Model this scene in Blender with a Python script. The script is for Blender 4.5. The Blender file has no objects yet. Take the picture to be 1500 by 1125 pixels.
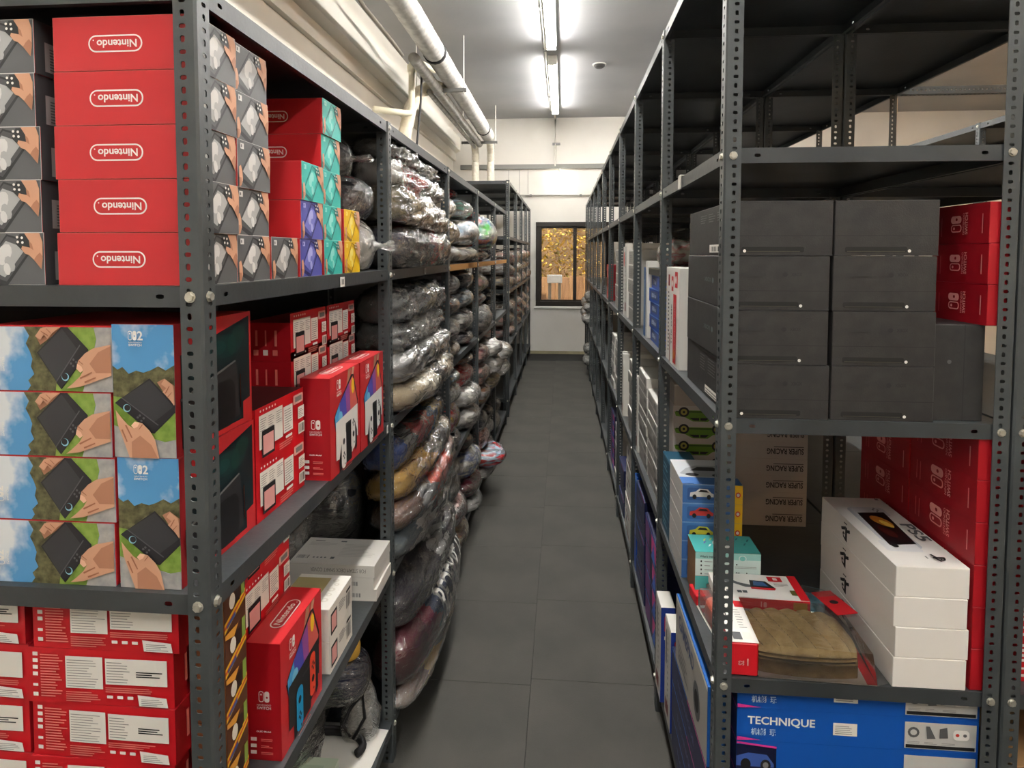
import bpy, math, random
from math import sin, cos, pi, radians
from mathutils import Vector, Matrix, noise

S = bpy.context.scene
COL = S.collection
random.seed(7)
# ------------------------------------------------------------------ camera, world, exposure
cam_d = bpy.data.cameras.new('camera'); cam = bpy.data.objects.new('camera', cam_d); COL.objects.link(cam)
F_PX, PY_PX, YAW, PITCH, ROLL, CAMZ = 900.0, 417.0, .0837, .0494, .0008, 1.82
_f = Vector((-sin(YAW)*cos(PITCH), cos(YAW)*cos(PITCH), -sin(PITCH)))
_r = Vector((cos(YAW), sin(YAW), 0)); _u = _r.cross(_f)
_r2 = cos(ROLL)*_r + sin(ROLL)*_u; _u2 = -sin(ROLL)*_r + cos(ROLL)*_u
_m = Matrix((_r2, _u2, -_f)).transposed().to_4x4(); _m.translation = (0, 0, CAMZ)
cam.matrix_world = _m
cam_d.sensor_width = 36.0; cam_d.sensor_fit = 'HORIZONTAL'
cam_d.lens = 36.0*F_PX/1500.0
cam_d.shift_y = (PY_PX-562.5)/1500.0
cam_d.clip_start = .05; cam_d.clip_end = 200
S.camera = cam
S.view_settings.view_transform = 'Standard'; S.view_settings.look = 'None'
S.view_settings.gamma = 1.0; S.view_settings.use_curve_mapping = False
S.view_settings.exposure = 1.22
W = bpy.data.worlds.new('world'); S.world = W; W.use_nodes = True
W.node_tree.nodes['Background'].inputs[0].default_value = (.93, .97, 1.0, 1)
W.node_tree.nodes['Background'].inputs[1].default_value = 0.9
TUBE = 48.0           # emission of the ceiling tubes
sun_d = bpy.data.lights.new('sun', 'SUN'); sun_d.energy = 4.5; sun_d.color = (1, .86, .62); sun_d.angle = .02
sun = bpy.data.objects.new('sun', sun_d); COL.objects.link(sun)
sun.rotation_euler = (radians(28), radians(-10), 0)

# ------------------------------------------------------------------ materials
MATS = {}
def lin(c):
    return tuple((v/255/12.92 if v/255 <= .04045 else ((v/255+.055)/1.055)**2.4) for v in c)
def M(rgb, rough=.5, metal=0, name=None, spec=.4):
    k = (tuple(rgb), rough, metal, spec)
    if k in MATS: return MATS[k]
    m = bpy.data.materials.new(name or 'paint_%d_%d_%d' % tuple(rgb)); m.use_nodes = True
    b = m.node_tree.nodes['Principled BSDF']
    b.inputs['Base Color'].default_value = (*lin(rgb), 1); b.inputs['Roughness'].default_value = rough
    b.inputs['Metallic'].default_value = metal; b.inputs['Specular IOR Level'].default_value = spec
    MATS[k] = m; return m
def noisy(name, c1, c2, scale=8, rough=.6, bump=.0, bscale=60, detail=4, metal=0, coords='Object', stretch=(1, 1, 1), spec=.4, lo=.35, hi=.65):
    if name in MATS: return MATS[name]
    m = bpy.data.materials.new(name); m.use_nodes = True; nt = m.node_tree; N = nt.nodes; K = nt.links
    b = N['Principled BSDF']; b.inputs['Roughness'].default_value = rough; b.inputs['Metallic'].default_value = metal
    b.inputs['Specular IOR Level'].default_value = spec
    tc = N.new('ShaderNodeTexCoord'); mp = N.new('ShaderNodeMapping'); mp.inputs['Scale'].default_value = stretch
    K.new(tc.outputs[coords], mp.inputs[0])
    nz = N.new('ShaderNodeTexNoise'); nz.inputs['Scale'].default_value = scale; nz.inputs['Detail'].default_value = detail
    K.new(mp.outputs[0], nz.inputs['Vector'])
    cr = N.new('ShaderNodeValToRGB'); cr.color_ramp.elements[0].position = lo; cr.color_ramp.elements[1].position = hi
    cr.color_ramp.elements[0].color = (*lin(c1), 1); cr.color_ramp.elements[1].color = (*lin(c2), 1)
    K.new(nz.outputs['Fac'], cr.inputs[0]); K.new(cr.outputs[0], b.inputs['Base Color'])
    if bump:
        n2 = N.new('ShaderNodeTexNoise'); n2.inputs['Scale'].default_value = bscale; K.new(mp.outputs[0], n2.inputs['Vector'])
        bp = N.new('ShaderNodeBump'); bp.inputs['Strength'].default_value = bump; bp.inputs['Distance'].default_value = .01
        K.new(n2.outputs['Fac'], bp.inputs['Height']); K.new(bp.outputs[0], b.inputs['Normal'])
    MATS[name] = m; return m
def emit(name, rgb, strength):
    if name in MATS: return MATS[name]
    m = bpy.data.materials.new(name); m.use_nodes = True; N = m.node_tree.nodes
    b = N['Principled BSDF']; b.inputs['Base Color'].default_value = (.8, .8, .8, 1)
    b.inputs['Emission Color'].default_value = (*lin(rgb), 1); b.inputs['Emission Strength'].default_value = strength
    MATS[name] = m; return m
def film(name, haze=.14, tint=(235, 235, 230), bump=.5, bscale=28, gloss=.9):
    """thin clear plastic: mostly see-through, whitish haze, sharp glints"""
    if name in MATS: return MATS[name]
    m = bpy.data.materials.new(name); m.use_nodes = True; nt = m.node_tree; N = nt.nodes; K = nt.links
    N.remove(N['Principled BSDF']); out = N['Material Output']
    tr = N.new('ShaderNodeBsdfTransparent'); di = N.new('ShaderNodeBsdfDiffuse'); gl = N.new('ShaderNodeBsdfGlossy')
    di.inputs[0].default_value = (*lin(tint), 1); gl.inputs['Roughness'].default_value = .15; gl.inputs[0].default_value = (gloss, gloss, gloss, 1)
    tc = N.new('ShaderNodeTexCoord'); nz = N.new('ShaderNodeTexNoise'); nz.inputs['Scale'].default_value = bscale; nz.inputs['Detail'].default_value = 3
    nz.inputs['Distortion'].default_value = 1.2
    mp = N.new('ShaderNodeMapping'); mp.inputs['Scale'].default_value = (.55, 1.5, 1.5); mp.inputs['Rotation'].default_value = (0, 0, .5)
    K.new(tc.outputs['Object'], mp.inputs[0]); K.new(mp.outputs[0], nz.inputs['Vector'])
    bp = N.new('ShaderNodeBump'); bp.inputs['Strength'].default_value = bump; bp.inputs['Distance'].default_value = .02
    K.new(nz.outputs['Fac'], bp.inputs['Height']); K.new(bp.outputs[0], gl.inputs['Normal'])
    fr = N.new('ShaderNodeFresnel'); fr.inputs['IOR'].default_value = 1.5; K.new(bp.outputs[0], fr.inputs['Normal'])
    ad = N.new('ShaderNodeMath'); ad.operation = 'MULTIPLY_ADD'; ad.inputs[1].default_value = 1.9; ad.inputs[2].default_value = .05; ad.use_clamp = True
    K.new(fr.outputs[0], ad.inputs[0])
    m1 = N.new('ShaderNodeMixShader'); m1.inputs[0].default_value = haze; K.new(tr.outputs[0], m1.inputs[1]); K.new(di.outputs[0], m1.inputs[2])
    m2 = N.new('ShaderNodeMixShader'); K.new(ad.outputs[0], m2.inputs[0]); K.new(m1.outputs[0], m2.inputs[1]); K.new(gl.outputs[0], m2.inputs[2])
    K.new(m2.outputs[0], out.inputs[0]); MATS[name] = m; return m
def pane_mat():
    if 'pane_glass' in MATS: return MATS['pane_glass']
    m = bpy.data.materials.new('pane_glass'); m.use_nodes = True; nt = m.node_tree; N = nt.nodes; K = nt.links
    N.remove(N['Principled BSDF']); tr = N.new('ShaderNodeBsdfTransparent'); gl = N.new('ShaderNodeBsdfGlossy')
    gl.inputs['Roughness'].default_value = .02; fr = N.new('ShaderNodeFresnel'); fr.inputs[0].default_value = 1.45
    mx = N.new('ShaderNodeMixShader'); K.new(fr.outputs[0], mx.inputs[0]); K.new(tr.outputs[0], mx.inputs[1]); K.new(gl.outputs[0], mx.inputs[2])
    K.new(mx.outputs[0], N['Material Output'].inputs[0]); MATS['pane_glass'] = m; return m
_cl = [0]
def cloth_mat(cols, scale=3.0, bands=True):
    """cloth with bands / patches of its own colours along the roll (local x)"""
    _cl[0] += 1
    m = bpy.data.materials.new('cloth_%d' % _cl[0]); m.use_nodes = True; nt = m.node_tree; N = nt.nodes; K = nt.links
    b = N['Principled BSDF']; b.inputs['Roughness'].default_value = .85; b.inputs['Specular IOR Level'].default_value = .2
    tc = N.new('ShaderNodeTexCoord'); sx = N.new('ShaderNodeSeparateXYZ'); K.new(tc.outputs['Generated'], sx.inputs[0])
    nz = N.new('ShaderNodeTexNoise'); nz.inputs['Scale'].default_value = scale; K.new(tc.outputs['Generated'], nz.inputs['Vector'])
    ma = N.new('ShaderNodeMath'); ma.operation = 'MULTIPLY_ADD'; ma.inputs[1].default_value = .35 if bands else 1.5; ma.inputs[2].default_value = -.17 if bands else -.75
    K.new(nz.outputs['Fac'], ma.inputs[0])
    ad = N.new('ShaderNodeMath'); ad.operation = 'ADD'; K.new(sx.outputs['X'] if bands else nz.outputs['Fac'], ad.inputs[0]); K.new(ma.outputs[0], ad.inputs[1])
    cr = N.new('ShaderNodeValToRGB'); r = cr.color_ramp; n = len(cols)
    while len(r.elements) < n: r.elements.new(.5)
    for i, c in enumerate(cols):
        r.elements[i].position = i/n if bands else .2+.6*i/max(1, n-1)
    for i, c in enumerate(cols):
        r.elements[i].color = (*lin(c), 1)
    r.interpolation = 'CONSTANT' if bands else 'LINEAR'
    K.new(ad.outputs[0], cr.inputs[0]); K.new(cr.outputs[0], b.inputs['Base Color'])
    return m

RED = M((192, 42, 47), .38); RED2 = M((164, 20, 31), .42); WHITE = M((238, 236, 230), .5); OFFW = M((222, 220, 212), .6)
INK = M((28, 28, 30), .6); GREY = M((128, 128, 126), .6); MIDG = M((90, 92, 94), .5)
BLACKBOX = noisy('black_card', (43, 42, 42), (51, 50, 49), 30, .55, .1, 300)
STEEL = noisy('grey_steel_paint', (62, 67, 69), (72, 77, 78), 6, .38, .04, 90, spec=.5)
STEELD = noisy('grey_steel_shelf', (50, 54, 56), (62, 66, 68), 5, .42, .05, 70, spec=.5)
ZINC = noisy('zinc_bolt', (190, 188, 178), (214, 212, 200), 60, .32, .1, 200, metal=.75)
SKIN = M((208, 158, 128), .55); SKIN2 = M((178, 126, 98), .55); SKIN3 = M((160, 104, 76), .6)

# ------------------------------------------------------------------ mesh helpers
class MB:
    def __init__(s): s.v = []; s.f = []; s.mi = []; s.mats = []
    def mid(s, m):
        if m not in s.mats: s.mats.append(m)
        return s.mats.index(m)
    def poly(s, pts, m):
        b = len(s.v); s.v.extend([tuple(p) for p in pts]); s.f.append(tuple(range(b, b+len(pts)))); s.mi.append(s.mid(m))
    def box(s, x0, x1, y0, y1, z0, z1, m, c=0.0):
        if c <= 0:
            P = [(x0, y0, z0), (x1, y0, z0), (x1, y1, z0), (x0, y1, z0), (x0, y0, z1), (x1, y0, z1), (x1, y1, z1), (x0, y1, z1)]
            b = len(s.v); s.v.extend(P); k = s.mid(m)
            for q in ((0, 3, 2, 1), (4, 5, 6, 7), (0, 1, 5, 4), (1, 2, 6, 5), (2, 3, 7, 6), (3, 0, 4, 7)):
                s.f.append(tuple(b+i for i in q)); s.mi.append(k)
            return
        lo = (x0, y0, z0); hi = (x1, y1, z1); k = s.mid(m); idx = {}
        for cx in (0, 1):
            for cy in (0, 1):
                for cz in (0, 1):
                    for a in range(3):
                        p = []
                        for d, q in enumerate((cx, cy, cz)):
                            base = hi[d] if q else lo[d]
                            if d != a: base += -c if q else c
                            p.append(base)
                        idx[(cx, cy, cz, a)] = len(s.v); s.v.append(tuple(p))
        def add(fc):
            cen = Vector(((x0+x1)/2, (y0+y1)/2, (z0+z1)/2)); P = [Vector(s.v[i]) for i in fc]
            n = (P[1]-P[0]).cross(P[2]-P[0]); mid = sum(P, Vector())/len(P)
            if n.dot(mid-cen) < 0: fc = fc[::-1]
            s.f.append(tuple(fc)); s.mi.append(k)
        for a in range(3):
            b_, c_ = [d for d in range(3) if d != a]
            for q in (0, 1):
                fc = []
                for u, w in ((0, 0), (1, 0), (1, 1), (0, 1)):
                    t = [0, 0, 0]; t[a] = q; t[b_] = u; t[c_] = w; fc.append(idx[(*t, a)])
                add(fc)
            for u in (0, 1):
                for w in (0, 1):
                    t0 = [0, 0, 0]; t1 = [0, 0, 0]; t0[a] = 0; t1[a] = 1
                    t0[b_] = t1[b_] = u; t0[c_] = t1[c_] = w
                    add([idx[(*t0, b_)], idx[(*t1, b_)], idx[(*t1, c_)], idx[(*t0, c_)]])
        for cx in (0, 1):
            for cy in (0, 1):
                for cz in (0, 1):
                    add([idx[(cx, cy, cz, a)] for a in range(3)])
    def tube(s, pts, r, m, seg=10, caps=True):
        P = [Vector(p) for p in pts]; rings = []; k = s.mid(m)
        rr = r if isinstance(r, (list, tuple)) else [r]*len(P)
        for i, p in enumerate(P):
            d = (P[min(i+1, len(P)-1)]-P[max(i-1, 0)]).normalized()
            a = d.cross(Vector((0, 0, 1)))
            if a.length < 1e-3: a = Vector((1, 0, 0))
            a.normalize(); b = d.cross(a); base = len(s.v)
            for j in range(seg):
                t = 2*pi*j/seg; s.v.append(tuple(p+(a*cos(t)+b*sin(t))*rr[i]))
            rings.append(base)
        for i in range(len(P)-1):
            for j in range(seg):
                s.f.append((rings[i]+j, rings[i]+(j+1) % seg, rings[i+1]+(j+1) % seg, rings[i+1]+j)); s.mi.append(k)
        if caps:
            s.f.append(tuple(rings[0]+j for j in range(seg))[::-1]); s.mi.append(k)
            s.f.append(tuple(rings[-1]+j for j in range(seg))); s.mi.append(k)
    def mesh(s, name, smooth=False):
        me = bpy.data.meshes.new(name); me.from_pydata(s.v, [], s.f)
        for m in s.mats: me.materials.append(m)
        me.polygons.foreach_set('material_index', s.mi)
        if smooth: me.polygons.foreach_set('use_smooth', [True]*len(s.f))
        me.update(); return me
def ob(name, me, parent=None, loc=(0, 0, 0), rot=(0, 0, 0)):
    o = bpy.data.objects.new(name, me); COL.objects.link(o)
    o.location = loc; o.rotation_euler = rot
    if parent: o.parent = parent
    return o
def thing(name, label, cat, loc=(0, 0, 0), rotz=0, group=None):
    o = ob(name, None, None, loc, (0, 0, rotz)); o['label'] = label; o['category'] = cat
    o.empty_display_size = .05
    if group: o['group'] = group
    return o
def tag(o, label, cat, group=None):
    o['label'] = label; o['category'] = cat
    if group: o['group'] = group
    return o
def struct(name, me, parent=None):
    o = ob(name, me, parent)
    if not parent: o['kind'] = 'structure'
    return o
def bx(x0, x1, y0, y1, z0, z1, m, c=0.0, name='body'):
    b = MB(); b.box(x0, x1, y0, y1, z0, z1, m, c); return b.mesh(name)

# ------------------------------------------------------------------ flat print on faces
TXT = {}
def text_mesh(s, bold=True):
    k = (s, bold)
    if k in TXT: return TXT[k]
    cu = bpy.data.curves.new('lettering', 'FONT'); cu.body = s; cu.size = 1; cu.resolution_u = 3
    if bold: cu.offset = .022
    o = bpy.data.objects.new('lettering', cu); COL.objects.link(o)
    bpy.context.view_layer.update()
    dg = bpy.context.evaluated_depsgraph_get(); me = o.evaluated_get(dg).to_mesh()
    V = [(v.co.x, v.co.y) for v in me.vertices]; P = [tuple(p.vertices) for p in me.polygons]
    o.evaluated_get(dg).to_mesh_clear(); bpy.data.objects.remove(o); bpy.data.curves.remove(cu)
    if not V: V = [(0, 0), (1, 0), (1, 1)]; P = []
    xs = [a[0] for a in V]; ys = [a[1] for a in V]
    TXT[k] = (V, P, min(xs), max(xs), min(ys), max(ys)); return TXT[k]
class Art:
    """2D print in metres, laid as thin printed films on a face"""
    def __init__(s, w, h): s.w = w; s.h = h; s.items = []; s.n = 0
    def poly(s, pts, m, layer=None):
        s.n += 1; s.items.append((list(pts), [tuple(range(len(pts)))], m, s.n if layer is None else layer)); return s
    def rect(s, x, y, w, h, m): return s.poly([(x, y), (x+w, y), (x+w, y+h), (x, y+h)], m)
    def rrect(s, x, y, w, h, r, m, seg=4):
        p = []
        for cx, cy, a0 in ((x+w-r, y+r, -90), (x+w-r, y+h-r, 0), (x+r, y+h-r, 90), (x+r, y+r, 180)):
            for i in range(seg+1):
                a = radians(a0+90*i/seg); p.append((cx+r*cos(a), cy+r*sin(a)))
        return s.poly(p, m)
    def ell(s, x, y, rx, ry, m, n=14, rot=0):
        c, d = cos(rot), sin(rot)
        return s.poly([(x+rx*cos(2*pi*i/n)*c-ry*sin(2*pi*i/n)*d, y+rx*cos(2*pi*i/n)*d+ry*sin(2*pi*i/n)*c) for i in range(n)], m)
    def text(s, t, x, y, h, m, w=None, align='l', bold=True, rot=0):
        V, P, x0, x1, y0, y1 = text_mesh(t, bold)
        sy = h/max(1e-6, (y1-y0)); sx = sy if w is None else w/(x1-x0); W_ = sx*(x1-x0)
        ox = 0 if align == 'l' else (-W_/2 if align == 'c' else -W_)
        c, d = cos(rot), sin(rot); pts = []
        for a, b in V:
            px = (a-x0)*sx+ox; py = (b-y0)*sy
            pts.append((x+px*c-py*d, y+px*d+py*c))
        s.n += 1; s.items.append((pts, P, m, s.n)); return s
    def lines(s, x, y, w, h, n, m, seed=1, fill=.45):
        """lines of unreadable fine print, one layer"""
        r = random.Random(seed); s.n += 1; st = h/n; V = []; P = []
        for i in range(n):
            ww = w*(r.uniform(.6, 1)); yy = y+h-st*(i+1); b = len(V)
            V += [(x, yy), (x+ww, yy), (x+ww, yy+st*fill), (x, yy+st*fill)]; P.append((b, b+1, b+2, b+3))
        s.items.append((V, P, m, s.n)); return s
    def bars(s, x, y, w, h, n, m, seed=2):
        r = random.Random(seed); s.n += 1; V = []; P = []; st = w/n
        for i in range(n):
            ww = st*r.uniform(.25, .8); b = len(V); xx = x+i*st
            V += [(xx, y), (xx+ww, y), (xx+ww, y+h), (xx, y+h)]; P.append((b, b+1, b+2, b+3))
        s.items.append((V, P, m, s.n)); return s
    def clip(s, q):
        return q
    def mesh(s, name, O, U, V, N, rot=0, W_=None, H_=None, scale=1.0):
        O, U, V, N = (Vector(a) for a in (O, U, V, N)); W_ = W_ or s.w; H_ = H_ or s.h
        if rot == 180: O = O+U*W_+V*H_; U, V = -U, -V
        elif rot == 90: O, U, V = O+U*W_, V, -U
        elif rot == 270: O, U, V = O+V*H_, -V, U
        b = MB(); aw, ah = s.w*scale, s.h*scale
        for pts, polys, m, L in s.items:
            base = len(b.v); k = b.mid(m); off = .0003+.00022*L
            for x, y in pts:
                x = min(max(x*scale, 0), aw); y = min(max(y*scale, 0), ah)
                b.v.append(tuple(O+U*x+V*y+N*off))
            for p in polys:
                q = [Vector(b.v[base+i]) for i in p]
                nn = Vector()
                for i in range(1, len(q)-1): nn += (q[i]-q[0]).cross(q[i+1]-q[0])
                if nn.length < 1e-12: continue
                f = tuple(base+i for i in p)
                b.f.append(f if nn.dot(N) > 0 else f[::-1]); b.mi.append(k)
        return b.mesh(name)
def frame(face, sx, sy, sz):
    return {'F': ((-sx/2, -sy/2, 0), (1, 0, 0), (0, 0, 1), (0, -1, 0), sx, sz),
            'R': ((sx/2, -sy/2, 0), (0, 1, 0), (0, 0, 1), (1, 0, 0), sy, sz),
            'L': ((-sx/2, sy/2, 0), (0, -1, 0), (0, 0, 1), (-1, 0, 0), sy, sz),
            'K': ((sx/2, sy/2, 0), (-1, 0, 0), (0, 0, 1), (0, 1, 0), sx, sz),
            'T': ((-sx/2, -sy/2, sz), (1, 0, 0), (0, 1, 0), (0, 0, 1), sx, sy)}[face]
PNAME = {'F': 'printed_front', 'R': 'printed_side', 'L': 'printed_side', 'K': 'printed_end', 'T': 'printed_top'}
KIND = {}
def kind(key, size, body_mat, prints=(), extra=None, c=.0014):
    """a kind of box: body + printed faces [(face, Art, rot)] + extra [(name, mesh)]"""
    sx, sy, sz = size
    parts = [('body', bx(-sx/2, sx/2, -sy/2, sy/2, 0, sz, body_mat, c))]
    for face, art, rot in prints:
        O, U, V, N, w, h = frame(face, sx, sy, sz)
        parts.append((PNAME[face], art.mesh(PNAME[face], O, U, V, N, rot, w, h)))
    parts += list(extra or [])
    KIND[key] = (size, parts)
def put(key, name, x, y, z, label, cat='box', rot=0, group=None):
    """x,y: centre of the base"""
    t = thing(name, label, cat, (x, y, z), radians(rot), group)
    for n, me in KIND[key][1]: ob(n, me, t)
    return t
def ordinal(i): return ['bottom', 'second', 'third', 'fourth', 'fifth', 'sixth', 'seventh', 'eighth', 'ninth', 'tenth', 'eleventh'][i]

# ------------------------------------------------------------------ plates with slotted holes
def plate(b, O, U, V, N, length, width, th, holes, m, seg=8):
    """rectangular sheet from O along U (length) and V (width), thickness th along -N, one row of holes (u, v, ru, rv)"""
    O, U, V, N = Vector(O), Vector(U), Vector(V), Vector(N); k = b.mid(m)
    def quad(p, nrm):
        base = len(b.v); q = [Vector(a) for a in p]
        n = (q[1]-q[0]).cross(q[2]-q[0])
        b.v.extend([tuple(a) for a in q]); f = tuple(range(base, base+len(p)))
        b.f.append(f if n.dot(nrm) > 0 else f[::-1]); b.mi.append(k)
    def pt(u, v, d): return O+U*u+V*v-N*d
    def rect(u0, u1):
        for d, nn in ((0, N), (th, -N)):
            quad([pt(u0, 0, d), pt(u1, 0, d), pt(u1, width, d), pt(u0, width, d)], nn)
    cur = 0.0
    hs = sorted(holes)
    for i, (u, v, ru, rv) in enumerate(hs):
        a = u-ru-.0012; e = u+ru+.0012
        if a < cur+1e-5 or e > length: continue
        rect(cur, a)
        ring = []
        for j in range(seg):
            t = 2*pi*(j+.5)/seg; cx, sy_ = cos(t), sin(t)
            x = ru*math.copysign(abs(cx)**.7, cx); y = rv*math.copysign(abs(sy_)**.7, sy_); ring.append((u+x, v+y, cx, sy_))
        outer = []
        for (x, y, cx, sy_) in ring:
            if abs(cx) > abs(sy_): outer.append((e if cx > 0 else a, width if sy_ > 0 else 0))
            else: outer.append((e if cx > 0 else a, width if sy_ > 0 else 0))
        for j in range(seg):
            j2 = (j+1) % seg
            for d, nn in ((0, N), (th, -N)):
                p = [pt(ring[j][0], ring[j][1], d), pt(ring[j2][0], ring[j2][1], d), pt(*outer[j2], d), pt(*outer[j], d)]
                if outer[j] == outer[j2]: p = p[:3]
                quad(p, nn)
            mid = pt((ring[j][0]+ring[j2][0])/2, (ring[j][1]+ring[j2][1])/2, 0)
            quad([pt(*ring[j][:2], 0), pt(*ring[j2][:2], 0), pt(*ring[j2][:2], th), pt(*ring[j][:2], th)], pt(u, v, 0)-mid)
        cur = e
    rect(cur, length)
    c1, c2 = pt(0, 0, 0), pt(length, 0, 0)
    quad([pt(0, 0, 0), pt(length, 0, 0), pt(length, 0, th), pt(0, 0, th)], -V)
    quad([pt(0, width, 0), pt(length, width, 0), pt(length, width, th), pt(0, width, th)], V)
    quad([pt(0, 0, 0), pt(0, width, 0), pt(0, width, th), pt(0, 0, th)], -U)
    quad([pt(length, 0, 0), pt(length, width, 0), pt(length, width, th), pt(length, 0, th)], U)
POSTS = {}
FL = .039
def post_mesh(h):
    """L profile, corner at the origin, flanges along +x and +y, outer faces -y and -x"""
    if h in POSTS: return POSTS[h]
    b = MB(); n = int((h-.03)/.0207); hs = []
    for i in range(n):
        z = .018+i*.0207
        hs.append((z, FL*.60-.004, .0058, .0042) if i % 2 == 0 else (z, FL*.60-.004, .0040, .0060))
    plate(b, (.004, 0, 0), (0, 0, 1), (1, 0, 0), (0, -1, 0), h, FL-.004, .0022, hs, STEEL)
    plate(b, (0, .004, 0), (0, 0, 1), (0, 1, 0), (-1, 0, 0), h, FL-.004, .0022, hs, STEEL)
    b.poly([(0, .004, 0), (.004, 0, 0), (.004, 0, h), (0, .004, h)], STEEL)
    b.poly([(.0022, .004, 0), (.004, .0022, 0), (.004, .0022, h), (.0022, .004, h)][::-1], STEEL)
    POSTS[h] = b.mesh('post'); return POSTS[h]
def shelf_mesh(lx, ly, lipmat=None):
    """tray: top at z 0, lips hang down; centred on origin"""
    b = MB(); d = .034; lm = lipmat or STEELD
    b.box(-lx/2, lx/2, -ly/2, ly/2, -.0016, 0, STEELD)
    e = .052
    for O, U, N, L in (((-lx/2, -ly/2, -.0016), (1, 0, 0), (0, -1, 0), lx), ((lx/2, ly/2, -.0016), (-1, 0, 0), (0, 1, 0), lx),
                       ((lx/2, -ly/2, -.0016), (0, 1, 0), (1, 0, 0), ly), ((-lx/2, ly/2, -.0016), (0, -1, 0), (-1, 0, 0), ly)):
        hs = [(e+.022, .016, .0075, .0042), (L-e-.022, .016, .0075, .0042)]
        plate(b, O, U, (0, 0, -1), N, L, d, .0014, hs, lm)
        U_ = Vector(U); N_ = Vector(N); p = Vector(O)+Vector((0, 0, -d)); w = .012
        b.poly([p+U_*.002, p+U_*(L-.002), p+U_*(L-.002)-N_*w, p+U_*.002-N_*w], lm)
    return b.mesh('shelf')
_b = MB()
_hex = [(cos(pi/3*i+.3)*.0078, sin(pi/3*i+.3)*.0078) for i in range(6)]
for i in range(6):
    a, c = _hex[i], _hex[(i+1) % 6]
    _b.poly([(a[0], 0, a[1]), (c[0], 0, c[1]), (c[0]*.94, -.0052, c[1]*.94), (a[0]*.94, -.0052, a[1]*.94)], ZINC)
_b.poly([(x*.94, -.0052, y*.94) for x, y in _hex], ZINC)
for i in range(10):
    t, u = 2*pi*i/10, 2*pi*(i+1)/10
    _b.poly([(cos(t)*.0098, 0, sin(t)*.0098), (cos(u)*.0098, 0, sin(u)*.0098), (cos(u)*.0096, -.0012, sin(u)*.0096), (cos(t)*.0096, -.0012, sin(t)*.0096)], ZINC)
_b.poly([(cos(2*pi*i/10)*.0096, -.0012, sin(2*pi*i/10)*.0096) for i in range(10)], ZINC)
BOLT = _b.mesh('bolt')      # head points to -y
def rack(label, x_out, side, y0, bay, n, depth, h, levels, orange=(), skip=(), bolts_upto=4, first_bolts=True, added_backs=()):
    """x_out: aisle plane; side=-1: rack lies towards -x of it, +1: towards +x.  n bays."""
    t = thing('slotted_angle_rack', label, 'rack', (x_out, y0, 0))
    pm = post_mesh(h); far = side*depth
    for k in range(n+1):
        y = k*bay; last = k == n
        for xx, s in ((0, side), (far, -side)):
            if not last: rz = 0 if s > 0 else pi/2
            else: rz = -pi/2 if s > 0 else pi
            ob('post', pm, t, (xx, y+(FL if last else 0), 0), (0, 0, rz))
    ms = {}
    for k in range(n):
        for li, z in enumerate(levels):
            if (k, li) in skip: continue
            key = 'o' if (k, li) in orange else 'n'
            if key not in ms: ms[key] = shelf_mesh(depth-.0062, bay-.002, M((206, 150, 84), .5) if key == 'o' else None)  # orange lip colour paints in the warm window reflection on grey steel
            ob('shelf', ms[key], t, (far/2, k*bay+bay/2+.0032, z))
    for k in added_backs:  # dark sheets added to hide the lit wall behind these bays
        ob('added_back_sheet', bx(-.002, .002, .004, bay-.004, .12, h-.04, STEELD, 0, 'added_back_sheet'), t, (far-side*.006, k*bay, 0))
    for k in range(min(n+1, bolts_upto)):
        for z in levels:
            zz = min(z, h)-.018
            ob('bolt', BOLT, t, (0, k*bay+.021, zz), (0, 0, -pi/2 if side > 0 else pi/2))
            if k == 0 and first_bolts:
                for xx in (side*.021, far-side*.021): ob('bolt', BOLT, t, (xx, 0, zz))
    return t

# ------------------------------------------------------------------ room shell
XL, XR, YL, YR, BL, BR, WD = -.598, .3735, .972, 1.487, 1.096, .914, .655
SA, SB, SC, SD = 1.766, 1.236, .704, .153
T1, T2, T3, T4 = 2.069, 1.428, .786, .154
YW, XW, CEIL = 11.2, -2.02, 4.27
wall_m = noisy('painted_wall', (206, 203, 196), (216, 214, 207), 1.2, .8, .05, 40)
wallL_m = noisy('painted_wall_cream', (206, 201, 190), (216, 212, 202), 1.0, .8, .05, 40)
ceil_m = noisy('ceiling_paint', (158, 159, 160), (172, 172, 172), .8, .85, .08, 25)
floor_m = noisy('floor_joint', (30, 30, 30), (38, 38, 36), 5, .8)
tile_m = noisy('rubber_tile', (64, 63, 59), (74, 72, 67), 3.0, .72, .12, 180, coords='Object', spec=.3)
b = MB(); b.box(XW-.2, 8.2, -4, YW+.2, -.1, -.004, floor_m); fl = struct('floor', b.mesh('floor'))
tm = []
for v in range(3):
    b = MB(); b.box(-.3042, .3042, -.3042, .3042, -.0045, 0, tile_m, .0014); tm.append(b.mesh('tile'))
for iy in range(0, 15):
    for ix in range(-1, 3):
        off = .0 if ix < 1 else .04
        ob('tile', tm[(ix+iy) % 3], fl, (-.435+.61*ix, 1.6+.605+.61*(iy-1)+off, 0), (0, 0, 0))
b = MB(); b.box(XW-.2, 8.2, -4, YW+.2, CEIL, CEIL+.2, ceil_m); struct('ceiling', b.mesh('ceiling'))
b = MB(); b.box(XW-.2, XW, -4, YW+.2, 0, CEIL, wallL_m); struct('wall_left', b.mesh('wall_left'))
b = MB(); b.box(8.0, 8.2, -4, YW+.2, 0, CEIL, noisy('wall_warm', (226, 208, 182), (234, 218, 194), 1, .8)); struct('wall_right', b.mesh('wall_right'))
b = MB(); b.box(XW-.2, 8.2, -4.2, -4, 0, CEIL, wall_m); struct('wall_back', b.mesh('wall_back'))
WX0, WX1, WZ0, WZ1 = -.505, .9, .88, 2.405
b = MB()
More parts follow.
